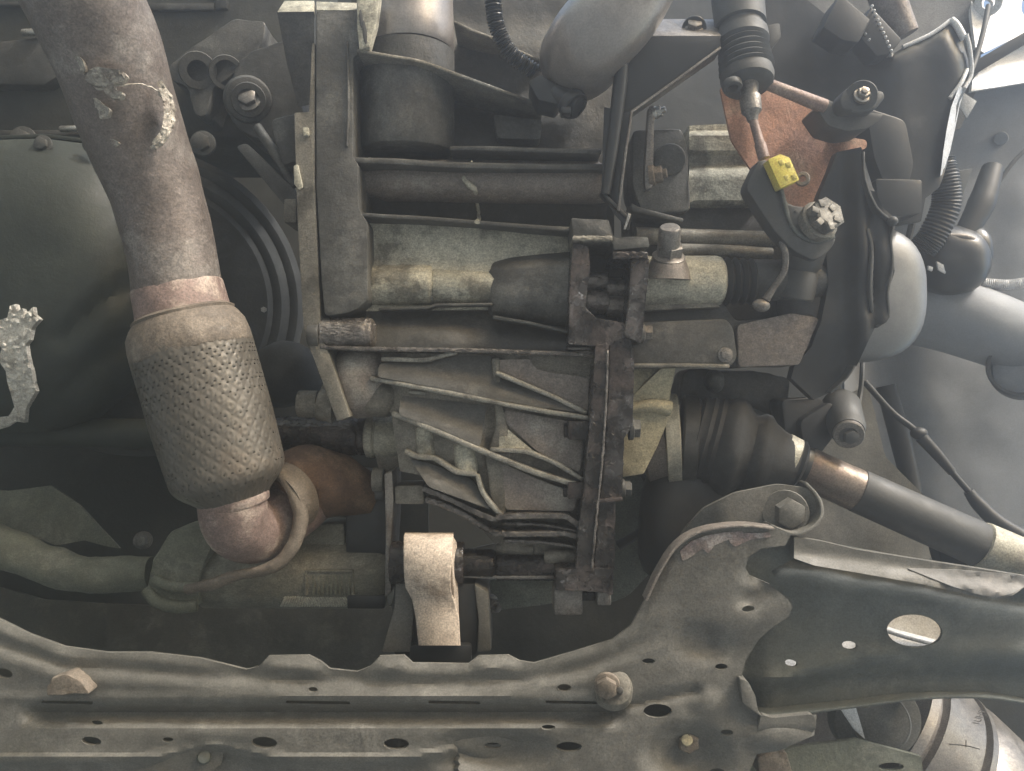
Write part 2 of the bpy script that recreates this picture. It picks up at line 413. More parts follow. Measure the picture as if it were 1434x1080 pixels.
shield_al  = M('pale_aluminium_shield', (.22, .205, .19), (.185, .172, .16), (.15, .135, .12), (.3, .5), .6, 30, 12, .35, .12)
ink        = M('dark_ink', (.05, .045, .04), (.04, .035, .03), rough=(.7, .9))
green_grey = M('grey_green_panel', (.21, .225, .185), (.165, .18, .145), (.27, .28, .235), (.6, .8), 0, 20, 10, .35, .15)
concrete   = M('concrete_floor', (.40, .41, .38), (.35, .36, .33), (.29, .295, .275), (.8, .95), 0, 1.2, .6, .35, .2, 30)
DN, UP, RT, LF, CAMW, AWAY = D(0, 1, 0), D(0, -1, 0), D(1, 0, 0), D(-1, 0, 0), D(0, 0, -1), D(0, 0, 1)
# ================================================================ setting
def struct(o, kind='structure'): o['kind'] = kind; return o
b = B(); t = bmesh.new(); bmesh.ops.create_grid(t, x_segments=2, y_segments=2, size=60); b.take(t)
struct(b.obj('ground', concrete))
# underside of the car body above everything: open to the sky only towards the front corner
b = B(); t = bmesh.new()
zt = 1.98
lid = [(1.1, 1.0), (-.62, 1.0), (-.62, .52), (-.95, .30), (-.95, -1.7), (1.1, -1.7)]
f = [t.verts.new((x, y, zt)) for x, y in lid]; g = [t.verts.new((x, y, zt + .03)) for x, y in lid]
t.faces.new(f); t.faces.new(g[::-1])
for i in range(len(f)): t.faces.new((f[i], g[i], g[(i + 1) % len(f)], f[(i + 1) % len(f)]))
bmesh.ops.recalc_face_normals(t, faces=t.faces[:]); b.take(t)
struct(b.obj('underbody', dark_bg))
# the car's floor behind the crossmember and its inner wing on the far side, unseen slabs added to block stray light
def slab(name, x0, x1, y0, y1, z0, z1, m):
    b = B(); t = bmesh.new(); bmesh.ops.create_cube(t, size=1)
    bmesh.ops.scale(t, vec=(x1 - x0, y1 - y0, z1 - z0), verts=t.verts[:]); bmesh.ops.translate(t, vec=((x0 + x1) / 2, (y0 + y1) / 2, (z0 + z1) / 2), verts=t.verts[:])
    b.take(t); return struct(b.obj(name, m))
slab('floor_light_block', -.95, 1.0, -1.3, -.50, 1.22, 1.30, dark_bg)
slab('wing_light_block', .70, .74, -.5, 1.0, 1.0, 1.978, dark_olive)

# ================================================================ engine block, far left top
r = root('engine_block', 'dark engine block wall behind the top of the exhaust pipe, with cast arm and ring', 'engine block', (200, 90, 300))
B().prism([(-160, -120), (425, -120), (425, 192), (-160, 192)], 330, 620, 4).rough(5, 25, 3).obj('block_wall', dark_bg, r)
b = B()
for x0, y0, x1, y1, z in ((-80, 2, 60, 8, 318), (195, 4, 300, 14, 322), (300, -20, 318, 12, 322), (-80, 96, 118, 108, 320), (-80, 182, 150, 190, 310)): b.box(x0, y0, x1, y1, z, 340, 2)
b.prism([(-40, 60), (60, 50), (110, 90), (60, 120), (-40, 118)], 300, 340, 6)
b.obj('block_rib', cast_black, r)
b = B().prism(rnd([(236, 92), (262, 70), (330, 26), (372, 30), (368, 62), (342, 88), (318, 112), (300, 120), (289, 160), (280, 164), (272, 158), (262, 122), (238, 112)], 8), 250, 340, 4).rough(3, 40, 2)
b.ring((277, 99, 236), (277, 99, 300), 26, 14); b.obj('cast_arm', cast_dark, r)
B().cyl((277, 99, 268), (277, 99, 300), 15).obj('bore', cast_black, r)
B().ring((317, 102, 244), (317, 102, 300), 24, 17).obj('boss', cast_dark, r)
B().prism(rnd([(318, 128), (330, 92), (350, 70), (420, 50), (425, 170), (420, 210), (345, 190), (322, 168)], 14), 205, 330, 8).rough(3, 35, 3).obj('cover', cast_black, r)
b = B().cyl((348, 140, 186), (348, 140, 260), 32, 34, 6); b.obj('bolt_boss', cast_dark, r)
B().ring((348, 140, 178), (348, 140, 200), 24, 15).obj('bolt_seat', cast_dark, r)
B().hexa((348, 140, 186), D(.05, -.25, -1), 13, 12).obj('bolt', steel_dull, r)
B().cyl((31, 46, 296), (60, 45, 296), 5).obj('stud', steel, r)
B().cyl((84, 181, 298), (118, 180, 298), 4.5).obj('stud', steel, r)
B().hexa((32, 196, 300), CAMW, 14, 10).obj('bolt', cast_dark, r)
B().tube([(360, 178, 170), (385, 215, 160), (412, 262, 160)], 7, 10).obj('pry_rib', cast_dark, r)
B().prism(rnd([(380, 168), (418, 160), (418, 225), (395, 232)], 6), 120, 260, 3).rough(3, 50, 2).obj('starter_lug', cast_dark, r)

# ================================================================ round dust cover right of the pipe
r = root('dust_cover', 'round dark ribbed clutch dust cover behind the braided exhaust section', 'dust cover', (210, 430, 210))
prof = [(0, 5), (0, 120), (.05, 150), (.04, 160), (.04, 164), (.14, 172), (.11, 180), (.11, 184), (.27, 196), (.245, 203), (.245, 208), (.5, 216), (1, 217)]
B().lathe((205, 425, 225), (205, 425, 330), prof, 64).obj('ribbed_disc', matte_blk, r)
b = B()
B().hexa((284, 201, 160), CAMW, 13, 12).obj('bolt', cast_dark, r)
B().prism(rnd([(330, 205), (345, 200), (415, 268), (420, 300), (402, 292)], 6), 150, 220, 3).obj('cover_arm', cast_dark, r)
B().box(397, 278, 415, 312, 118, 200, 3).obj('edge_clip', alu_grey, r)
B().hexa((370, 434, 205), CAMW, 4, 4, 0).obj('rivet', steel, r)
B().ball((398, 525, 250), 50, 46, 50, 9, 40).obj('lower_hump', matte_blk, r)

# ================================================================ oil pan, left
def panz(x, y):
    u, v = (x - 0) / 205, (y - 395) / 215
    q = (abs(u) ** 2.6 + abs(v) ** 2.6)
    z = 60 + 80 * q ** 1.5
    for pl, am in ((((85, 475), (140, 425), (190, 395)), 10), (((95, 540), (150, 495), (200, 470)), 8)):
        d = segdist(x, y, pl); z += am * math.exp(-(d / 12) ** 2)
    return min(z, 240)
r = root('oil_pan', 'big smooth dark oil pan at the left edge of the photo', 'oil pan', (40, 400, 120))
out = [(-120, 200), (60, 194), (150, 205), (215, 250), (225, 400), (205, 505), (168, 548), (120, 588), (75, 604), (-120, 615)]
B().sheet(out, panz, (), 13, 40).obj('pan_shell', dark_olive, r)
B().rib([(-100, 196, 180), (60, 190, 180), (150, 200, 185)], 175, 240, 6).obj('pan_rim', dark_olive, r)
for x in (-20, 60, 128): B().hexa((x, 202, 112), CAMW, 9, 8, 1.4).obj('bolt', cast_dark, r)
b = B()
cr = [(-12, 470), (0, 448), (10, 445), (14, 428), (22, 426), (24, 436), (31, 432), (35, 441), (46, 430), (47, 440), (55, 447), (45, 458), (41, 476), (36, 482), (38, 498), (44, 520), (46, 532), (50, 548), (43, 560), (36, 572), (34, 592), (20, 590), (8, 598), (-12, 604), (-12, 585), (12, 583), (20, 570), (15, 552), (10, 535), (8, 520), (-2, 505), (2, 488), (-4, 478)]
o = b.sheet(cr, lambda x, y: panz(x, y) - 9 - 7 * abs(noise.noise(Vector((x * .11, y * .11, 0)))) - 3 * noise.noise(Vector((x * .3, y * .3, 5))), (), 4.0, 10).obj('peeling_crust', crust)
tag(o, 'torn flaky white crust stuck on the dark pan at the left edge', 'crust')

# ================================================================ long shaft behind the braid
r = root('inner_shaft', 'oily black inner drive shaft running left behind the braided pipe into a cream collar', 'drive shaft', (450, 610, 120))
B().cyl((-60, 603, 190), (365, 611, 150), 20, 22).obj('shaft', dark_olive, r)
B().lathe((362, 610, 122), (513, 611, 118), [(0, 24), (.03, 27), (.5, 27), (.9, 27), (.93, 25), (.95, 27), (1, 26)], 32, 1.2, 400).pebble(1.0, 3, 600).obj('shaft_sleeve', cast_wet, r)
B().lathe((513, 611, 112), (572, 613, 110), [(0, 24), (.04, 29), (.2, 29.5), (.24, 27), (.28, 30), (.85, 30), (.9, 27), (1, 25)], 30, 1.5, 120).obj('collar', cream, r)
b = B().prism(rnd([(524, 632), (566, 632), (562, 656), (552, 668), (538, 668), (528, 652)], 6), 92, 130, 4).rough(2, 80, 1); b.obj('collar_foot', alu_grey, r)
B().box(562.5, 606, 566, 636, 78, 110, 1).obj('slot_clip', cast_black, r)

# ================================================================ exhaust
r = root('exhaust_pipe', 'thick stained exhaust downpipe with a braided flexible section, at the left', 'exhaust pipe', (250, 400, -20))
cx = [(66, -95, -205), (108, -20, -175), (148, 70, -130), (178, 160, -90), (208, 240, -60), (236, 330, -40), (254, 430, -30), (262, 462, -28)]
B().tube(cx, [80, 80, 75, 70, 64, 60, 60, 62], 48, 10, None, True, 1, 2.5, 30).obj('upper_pipe', pipe_mat, r)
def on_pipe(x, y, dz=0):
    # centre and radius at this height along the pipe
    for i in range(len(cx) - 1):
        if cx[i][1] <= y <= cx[i + 1][1]:
            k = (y - cx[i][1]) / (cx[i + 1][1] - cx[i][1]); c = [cx[i][j] + (cx[i + 1][j] - cx[i][j]) * k for j in range(3)]
            rr = [80, 80, 75, 70, 64, 60, 60, 62]; q = rr[i] + (rr[i + 1] - rr[i]) * k
            off = (x - c[0]) * .95
            return (x, y, c[2] - math.sqrt(max(q * q - off * off, 4)) + dz)
    return (x, y, -100)
b = B()
def wavy(pl, rad, am, n=7):
    pts = smooth_path([(p[0], p[1], 0) for p in pl], n)
    return [on_pipe(p.x + am * noise.noise(Vector((p.x * .13, p.y * .13, 1))), p.y + am * noise.noise(Vector((p.x * .13, p.y * .13, 9))), 3) for p in pts]
b.tube(wavy([(106, 122), (110, 142), (118, 162), (128, 178), (142, 194), (160, 203)], 4, 3), [4, 4.5, 4, 4, 5, 4], 10, 1, None, True, .8, 3, 300)
b.tube(wavy([(226, 118), (236, 136), (240, 160), (236, 182), (224, 200), (212, 208)], 4, 3), [4, 5, 5.5, 5.5, 5, 3], 10, 1, None, True, .8, 4, 260)
b.tube(wavy([(106, 120), (118, 113), (130, 118), (140, 124), (165, 120), (195, 118), (218, 126), (230, 140)], 3, 2), [3.5, 3, 3, 3, 2.2, 2, 2, 3], 10, 1, None, True, .6, 2, 300)
b.obj('weld_bead', weld_mat, r)
for cr in ([(118, 112), (124, 98), (136, 93), (152, 96), (170, 98), (178, 106), (172, 114), (158, 116), (160, 126), (172, 128), (170, 138), (156, 138), (146, 130), (144, 120), (132, 120)],
           [(118, 150), (124, 140), (134, 136), (144, 146), (154, 152), (150, 164), (138, 168), (128, 164)], [(100, 86), (108, 76), (116, 84), (120, 100), (112, 112), (102, 108)],
           [(146, 196), (158, 194), (168, 200), (160, 208), (150, 206)], [(222, 122), (236, 128), (242, 150), (240, 176), (230, 192), (216, 204), (212, 200), (226, 182), (230, 160), (228, 140)]):
    B().sheet(rnd(cr, 4, 2), lambda x, y: on_pipe(x, y)[2] - 1.5 - 3.5 * abs(noise.noise(Vector((x * .13, y * .13, 2)))) - 2 * noise.noise(Vector((x * .4, y * .4, 7))), (), 3.2, 8).obj('weld_crust', weld_mat, r)
B().tube([on_pipe(178, 240, 2), on_pipe(186, 262, 1.5), on_pipe(196, 290, 2.5), on_pipe(200, 312, 2.5)], [1, 3, 2.5, 1], 8, 4, None, True, .5, 1, 300).obj('scrape', weld_mat, r)
# rust-pink neck and flared collar of the flexible section
A0, A1 = (256, 440, -30), (328, 692, -22)
B().lathe((248, 400, -32), (262, 462, -29), [(0, 60.5), (.05, 62), (.5, 63), (.85, 66), (.9, 68), (.96, 66), (1, 63)], 48, 2, 60).obj('neck', pipe_rust, r)
B().lathe((255, 438, -30), (271, 496, -28), [(0, 64), (.06, 70), (.12, 69), (.22, 74), (.42, 80), (.7, 83), (.92, 83.5), (.97, 82), (1, 78)], 56, 2.5, 55).obj('collar', rust_dull, r)
# woven sleeve: crossing strands with open gaps
def braid(p0, p1, rad, nth=300, nt=124):
    a, c = P(*p0), P(*p1); d = (c - a).normalized(); u = d.orthogonal().normalized(); v = d.cross(u); t = bmesh.new(); rows = []
    for i in range(nt + 1):
        f = i / nt; row = []
        for j in range(nth):
            an = 2 * math.pi * j / nth
            A_, B_ = an * 25 + f * 59, an * 25 - f * 59
            q = a.lerp(c, f); k = rad(f)
            relief = 1.15 * max(abs(math.cos(A_)) * (.65 + .35 * math.sin(B_)), abs(math.cos(B_)) * (.65 - .35 * math.sin(A_))) + .9 * n3(q, 24)
            rr = L(k + relief, p0[2])
            row.append(t.verts.new(q + (u * math.cos(an) + v * math.sin(an)) * rr))
        rows.append(row)
    for i in range(nt):
        f = i / nt
        for j in range(nth):
            t.faces.new((rows[i][j], rows[i][(j + 1) % nth], rows[i + 1][(j + 1) % nth], rows[i + 1][j]))
    # open the small diamond gaps
    bad = []
    t.faces.ensure_lookup_table()
    for i in range(nt):
        for j in range(nth):
            f = (i + .5) / nt; an = 2 * math.pi * (j + .5) / nth; A_, B_ = an * 25 + f * 59, an * 25 - f * 59
            if abs(math.cos(A_)) < .40 and abs(math.cos(B_)) < .40 and random.random() < (.95 if f < .38 else .4): bad.append(t.faces[i * nth + j])
    bmesh.ops.delete(t, geom=bad, context='FACES')
    bmesh.ops.recalc_face_normals(t, faces=t.faces[:]); return t
rad = lambda f: 82 - 10 * sst((.10 - f) / .10) * 0 + 2.5 * math.sin(f * 3.1) - 34 * sst((f - .80) / .24) ** 1.6 - 6 * f
B().take(braid((266, 478, -28), (330, 700, -22), rad)).obj('braided_sleeve', braid_mat, r, 60)
B().lathe((268, 488, -28), (328, 692, -22), [(0, 75), (.75, 71), (.9, 60), (1, 42)], 40).obj('inner_liner', cast_black, r)
b = B()
B().tube([(320, 672, -22), (326, 706, -20), (334, 734, -2), (362, 742, 40), (408, 712, 80), (440, 690, 105)], [46, 46, 47, 46, 44, 40], 40, 10, None, True, 1, 2.5, 40).obj('elbow', pipe_rust, r)
B().lathe((327, 690, -22), (332, 708, -20), [(0, 42), (.2, 46.5), (.5, 47.5), (.8, 46.5), (1, 45)], 40, 2, 90).obj('weld_ring', pipe_rust, r)
b = B().tube([(398, 700, 70), (430, 672, 92), (470, 680, 108), (522, 696, 128)], [46, 50, 44, 30], 32, 8, None, True, 1, 6, 38)
b.obj('rusty_pipe', rust, r)
b = B().tube([(372, 664, 20), (392, 662, 18), (412, 690, 16), (421, 722, 14), (416, 752, 10), (398, 782, 6), (372, 798, 4), (330, 806, 6), (296, 818, 12), (262, 826, 22)], [7, 9, 11, 11, 11, 10, 9, 9, 9, 8], 12, 6, None, True, .8, 2, 70)
b.obj('hanger_strap', rust_dull, r)
b = B().ring((386, 706, 34), (408, 692, 62), 50, 40, 36); b.obj('flange', rust_dull, r)

# ================================================================ lower left: hose, flap, starter, clamp
o = B().tube([(-60, 750, 150), (10, 768, 140), (70, 792, 130), (130, 806, 125), (212, 802, 130)], [27, 28, 27, 26, 24], 22, 8, lambda f: 1 + .05 * noise.noise(Vector((f * 22, 0, 0))), True, 1, 5, 45).obj('heat_sleeve_hose', olive)
tag(o, 'olive wrinkled sleeved hose entering from the left edge below the flap', 'hose')
o = B().sheet([(-30, 684), (10, 688), (70, 680), (92, 694), (112, 708), (140, 738), (168, 768), (152, 766), (118, 757), (78, 764), (40, 748), (-30, 742)], lambda x, y: 205 + .25 * (x - 60) + 8 * math.sin(x * .06 + y * .04), (), 10, 4, noise_amp=5).obj('cloth_flap', olive)
tag(o, 'crumpled olive three cornered flap above the sleeved hose', 'flap')
o = B().cyl((200, 757, 185), (200, 757, 230), 13).hexa((200, 757, 186), CAMW, 8, 8, 0).obj('plug_bolt', cast_dark)
tag(o, 'small round bolt head in the dark gap left of the clamp', 'bolt')
r = root('hose_clamp', 'olive lumpy bracket clamp at the left end of the starter body', 'clamp', (245, 800, 110))
B().prism(rnd([(240, 742), (282, 738), (296, 768), (280, 802), (276, 852), (228, 856), (204, 826), (214, 788)], 9), 80, 160, 6).rough(2.5, 45, 3).obj('bracket', olive, r)
B().tube([(206, 826, 84), (222, 844, 76), (250, 850, 76), (276, 848, 80)], 9, 12).tube([(216, 812, 80), (240, 822, 74), (276, 824, 78)], 8, 12).obj('bead', olive, r)
r = root('starter_motor', 'dusty grey starter motor body with raised label frame behind the rusty strap', 'starter motor', (420, 800, 120))
B().lathe((284, 800, 145), (548, 802, 145), [(0, 40), (.03, 50), (.96, 50), (1, 44)], 36, 1.5, 60).obj('body', olive_lt, r)
B().prism([(396, 736), (482, 733), (482, 776), (390, 776)], 118, 180, 3).rough(2, 60, 3).obj('solenoid', olive_lt, r)
b = B()
b.rib([(428, 834, 84), (428, 800, 86), (494, 800, 86), (494, 834, 84)], 86, 112, 4); b.obj('label_frame', olive_lt, r)
b = B()
for i in range(9): b.box(437 + i * 6.2, 806, 440.5 + i * 6.2, 834, 88, 110, .6)
b.obj('cooling_rib', olive, r)
B().prism([(484, 662), (546, 668), (546, 778), (484, 776)], 105, 200, 3).obj('black_housing', black_pl, r)
B().cyl((288, 836, 118), (486, 838, 112), 11, 11, 2).obj('edge_tube', alu_grey, r)
def knurl(f): return 1
b = B(); 
for i in range(26):
    x = 394 + i * 3.4
    b.tube([(x, 830, 100), (x + 6, 840, 96), (x + 9, 849, 102)], 1.6, 6, 3)
    if i < 9: b.tube([(x + 9, 830, 99), (x + 4, 840, 95), (x, 849, 101)], 1.6, 6, 3)
b.obj('knurled_wrap', cream, r)
B().box(486, 834, 538, 853, 92, 140, 2).obj('black_block', black_pl, r)
B().cyl((527, 790, 128), (548, 790, 128), 14).obj('end_nut', alu_grey, r)
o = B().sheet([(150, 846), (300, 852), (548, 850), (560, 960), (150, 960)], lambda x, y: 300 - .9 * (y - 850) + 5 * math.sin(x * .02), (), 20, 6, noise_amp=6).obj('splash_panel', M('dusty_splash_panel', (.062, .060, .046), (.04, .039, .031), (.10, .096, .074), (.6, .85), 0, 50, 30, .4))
tag(o, 'dark olive splash panel between starter motor and grey crossmember', 'panel')
o = B().sheet([(-140, 540), (600, 560), (600, 880), (-140, 880)], lambda x, y: 430 + 8 * math.sin(x * .03), (), 40, 8).obj('shade_sheet', dark_bg)  # dark sheet added to fill this gap with shade
tag(o, 'added dark sheet standing in for shade behind the braided pipe and the starter motor', 'panel')
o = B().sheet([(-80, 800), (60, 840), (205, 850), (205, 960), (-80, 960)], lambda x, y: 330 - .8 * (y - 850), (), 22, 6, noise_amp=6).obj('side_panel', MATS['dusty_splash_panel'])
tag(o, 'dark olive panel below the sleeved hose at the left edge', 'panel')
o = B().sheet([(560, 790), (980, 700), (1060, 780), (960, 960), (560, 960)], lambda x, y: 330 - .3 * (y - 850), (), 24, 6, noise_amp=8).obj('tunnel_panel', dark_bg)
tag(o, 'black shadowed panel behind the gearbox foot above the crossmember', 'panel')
r = root('mount_plate', 'thin upright steel plate seen edge on left of the cream mount', 'plate', (543, 740, 60))
B().prism([(538, 664), (549, 660), (551, 700), (547, 770), (548, 830), (539, 836), (540, 740)], 20, 110, 1.5).obj('plate', steel_dull, r)
B().cyl((522, 672, 70), (538, 672, 70), 17).obj('bolt', alu_grey, r)
B().cyl((526, 690, 76), (540, 690, 76), 12).obj('spacer', cast_dark, r)
# ================================================================ gearbox
g = root('gearbox', 'oily cast gearbox housing with ribs, split flange and bell housing in the middle', 'gearbox', (680, 430, 60))
B().prism([(412, 158), (432, 156), (436, 60), (441, 60), (441, 250), (447, 400), (450, 470), (462, 500), (490, 584), (472, 590), (440, 505), (426, 470), (424, 440), (416, 300)], -12, 60, 1.5).rough(1.2, 60).obj('adapter_plate', alu_grey, g)
B().cyl((432, 470, -6), (448, 470, -6), 16).obj('dowel', cast_dark, g)
B().cyl((418, 566, 60), (446, 566, 60), 19).obj('bolt', alu_grey, g)
B().cyl((446, 566, 56), (470, 570, 56), 22, 24).obj('bolt_boss', alu_grey, g)
B().prism(rnd([(443, 16), (502, 14), (502, 76), (494, 80), (494, 222), (501, 228), (502, 292), (514, 312), (515, 420), (502, 432), (486, 438), (456, 442), (451, 400), (443, 250)], 5), -14, 210, 5).rough(1.5, 40).obj('bell_rim', cast_dark, g)
B().loft([[(388, 17, -16), (440, 17, -16), (440, 60, -6), (437, 146, 0), (418, 150, 30), (402, 90, 20)], [(392, 20, 120), (440, 20, 120), (440, 60, 120), (437, 146, 120), (418, 150, 120), (402, 90, 120)]]).obj('bell_lug', cast_dark, g)
B().plate([(388, 17, -16), (398, 1, 6), (440, 1, 6), (440, 16, -16)], 8).plate([(443, 14, -15), (443, 2, 2), (500, 4, 2), (500, 14, -15)], 8).obj('lit_top_face', alu, g)  # pale alloy on these sloped tops puts their light into the colour
B().prism(rnd([(411, 232), (417, 230), (424, 262), (418, 266), (412, 258)], 2), -16, 0, 1).prism(rnd([(424, 178), (432, 178), (432, 190), (424, 190)], 2), -17, 0, 1).obj('highlight_patch', alu, g)  # pale patches painted in for the plate's highlights
# body behind everything
B().sheet([(492, -30), (860, -30), (860, 330), (492, 330)], lambda x, y: 120 + .10 * (x - 500) - 18 * sst((y - 120) / 90) + 20 * sst((80 - y) / 60), (), 14, 80, noise_amp=6).obj('upper_case', cast_black, g)
b = B().lathe((566, -60, 66), (570, 74, 66), [(0, 66), (.8, 67), (.96, 67), (1, 64)], 40, 2, 40); b.obj('lit_starter_bulge', cool_steel, g)  # brighter steel above the rib puts the light into the colour
b = B().lathe((570, 74, 68), (570, 216, 74), [(0, 67), (.93, 66), (.98, 63), (1, 56)], 40, 2.5, 40); b.obj('shaded_bulge', cast_dark, g)  # same cylinder under the rib, its shade put into a darker material
B().rib([(500, 70, -26), (545, 78, -22), (590, 86, -12), (640, 104, 8), (700, 126, 30), (760, 148, 60)], -26, 130, 5, 1.6, 3).obj('rib', alu_grey, g)
B().rib([(636, 30, 60), (660, 42, 70), (705, 58, 90)], 60, 150, 4).rib([(700, 60, 88), (760, 86, 110)], 60, 150, 4).obj('rib', alu_grey, g)
B().prism([(499, -10), (532, -10), (527, 30), (517, 66), (503, 70), (500, 40)], -34, -14, 2).obj('slotted_bracket', alu, g)
B().prism(ell(505.5, 26, 2.4, 13, 14, -.06), -35.2, -20, .3).prism(ell(510.5, 45, 3, 17, 14, -.1), -35.2, -20, .3).obj('slot', cast_black, g)
b = B()
b.rib([(630, 207, 18), (700, 208, 12), (780, 211, 12), (842, 212, 20)], 12, 130, 7, 2.2, 3); b.rough(1, 90, 1); b.obj('rib', cast_dark, g)
b = B(); b.rib([(494, 224, 0), (560, 226, 6), (640, 231, 12), (846, 234, 20)], 4, 130, 9, 2.5, 3); b.obj('rib', cast_dark, g)
B().lathe((506, 252, 66), (850, 257, 66), [(0, 24), (.06, 24), (.1, 29), (.6, 29), (.95, 30), (1, 26)], 28, 2.5, 50).obj('rail_tube', pink_cast, g)
B().sheet([(500, 270), (850, 272), (850, 325), (500, 315)], lambda x, y: 78 + .6 * (y - 275), (), 12, 60, noise_amp=3).obj('recess_wall', cast_black, g)
b = B(); b.rib([(498, 300, -6), (545, 303, -4), (600, 306, 2), (700, 314, 6), (806, 322, 4)], -4, 120, 6, 1.8, 3); b.obj('rib', cast_dark, g)
# dried drip on the rail
b = B()
def drip(z, y): return z
b.tube([(661, 226, 12), (656, 240, 40), (650, 250, 36), (656, 258, 36), (666, 266, 42), (666, 276, 60), (669, 290, 82), (671, 306, 88), (668, 311, 0)], [1.5, 3, 3.4, 4.5, 4.5, 3, 2.8, 3, 4], 10, 5, None, True, .7, 2, 300)
b.obj('sealant_drip', cream, g)
# pale recess
B().sheet([(508, 308), (806, 318), (806, 432), (508, 436)], lambda x, y: 30 + 10 * sst((x - 640) / 160) + (6 if y < 372 else 0) + 8 * sst((y - 405) / 20), (), 9, 60, noise_amp=4).obj('pale_wall', alu, g)
B().lathe((510, 400, 42), (607, 400, 42), [(0, 26), (.04, 29), (.93, 29), (.98, 28), (1, 26)], 32, 2, 60).lathe((605, 402, 42), (696, 404, 46), [(0, 23), (.05, 26), (1, 25)], 32, 2, 60).obj('bearing_boss', alu, g)
b = B().sheet([(512, 418), (806, 430), (806, 492), (512, 488)], lambda x, y: 40 - 30 * sst((y - 428) / 60) + 14 * math.exp(-((x - 690) / 60) ** 2), (), 9, 60, noise_amp=3); b.obj('lower_wall', cast_black, g)
b = B(); b.rib([(530, 433, 18), (600, 431, 16), (610, 427, 15), (690, 426, 18)], 16, 60, 4, 1.5); b.rib([(690, 444, 12), (740, 452, 0), (800, 466, -4)], 0, 60, 5, 1.8); b.obj('rib', cast_dark, g)
def sec(x, y0, y1, zf, zb, gro):
    out = []; n = 24
    cy, ry = (y0 + y1) / 2, (y1 - y0) / 2
    for i in range(n):
        a = 2 * math.pi * i / n; c, s_ = math.cos(a), math.sin(a)
        yy = cy - ry * math.copysign(abs(c) ** .8, c); f = max(0, s_)
        zz = zb - (zb - zf) * f ** .6 if s_ > 0 else zb
        zz += gro * math.exp(-((yy - (cy - ry * .28)) / (ry * .13)) ** 2) * f
        out.append((x, yy, zz))
    return out
b = B().loft([sec(682, 378, 432, 50, 90, 2), sec(684, 366, 442, 26, 90, 4), sec(690, 362, 446, 16, 90, 7), sec(715, 357, 452, 8, 90, 9), sec(760, 353, 460, 2, 90, 10), sec(812, 349, 470, -2, 90, 10)]); b.obj('cone_boss', cast_dark, g, 60)
b = B(); b.rib([(448, 486, -14), (520, 489, -16), (600, 490, -16), (700, 492, -16), (838, 497, -16)], -16, 80, 6.5, 2.2, 3); b.pebble(1.3, 3, 560); b.obj('wet_rib', wet_glint_edge, g)
B().rib([(795, 488, -20), (828, 488, -20)], -20, 40, 4).obj('wet_rib', wet_glint_edge, g)
B().lathe((448, 468, 6), (526, 469, 6), [(0, 19), (.05, 23), (.8, 23), (.94, 21), (1, 13)], 26, 2, 60).pebble(1.3, 3, 560).obj('lug', wet_glint_edge, g)
# lower half
def lowz(x, y):
    z = 6 + 26 * sst((570 - x) / 60) + 5 * sst((x - 700) / 60)
    z += 10 * sst((x - 676) / 8) * sst((712 - x) / 20)
    z += 30 * sst((x - 690) / 8) * sst((640 - y) / 20) * sst((y - 556) / 10) * 0
    z += 10 * sst((y - 690) / 60) + 10 * sst((y - 640) / 20) * sst((690 - x) / 20)
    return z
B().prism([(688, 502), (700, 500), (702, 560), (716, 620), (708, 720), (694, 724), (686, 690), (680, 640), (694, 600)], -2, 60, 4).rough(1, 60, 2).obj('case_ridge', alu_grey, g)
B().sheet([(505, 494), (836, 497), (836, 780), (700, 770), (655, 720), (600, 668), (560, 660), (548, 580), (516, 540)], lowz, (), 9, 70, noise_amp=5).obj('lower_case', alu_grey, g)
B().ball((508, 535, 50), 44, 52, 52, 3, 40, 2.4).obj('bell_lobe', pink_cast, g)
B().ball((530, 556, 44), 34, 28, 40, 3, 40, 2.6).obj('bell_lobe', alu_grey, g)
for pl, m_, z_ in (([(532, 508), (600, 505), (640, 498), (689, 498), (691, 522), (816, 578), (750, 570), (690, 559), (600, 541), (528, 528)], cast_dark, 1), ([(562, 554), (682, 568), (672, 626), (612, 600), (558, 581)], cast_dark, 2),
    ([(706, 574), (818, 594), (812, 662), (752, 632), (706, 590)], pink_cast, 0), ([(703, 648), (750, 670), (808, 692), (804, 716), (708, 714)], pink_cast, 0), ([(574, 642), (606, 650), (662, 672), (688, 714), (600, 682)], cast_dark, 4)):
    eg = {1: [(518, 530), (600, 545), (680, 561), (750, 574), (826, 586)], 2: [(548, 580), (610, 604), (680, 634), (750, 662)], 4: [(592, 684), (630, 700), (668, 718), (704, 724)]}.get(z_)
    zf = (lambda x, y: -13 + 17 * sst(segdist(x, y, eg) / 46)) if eg else (lambda x, y: 2 - 4 * sst((y - 560) / 100))
    B().sheet(rnd(pl, 6), zf, (), 7, 30, noise_amp=2).obj('casting_panel', m_, g)
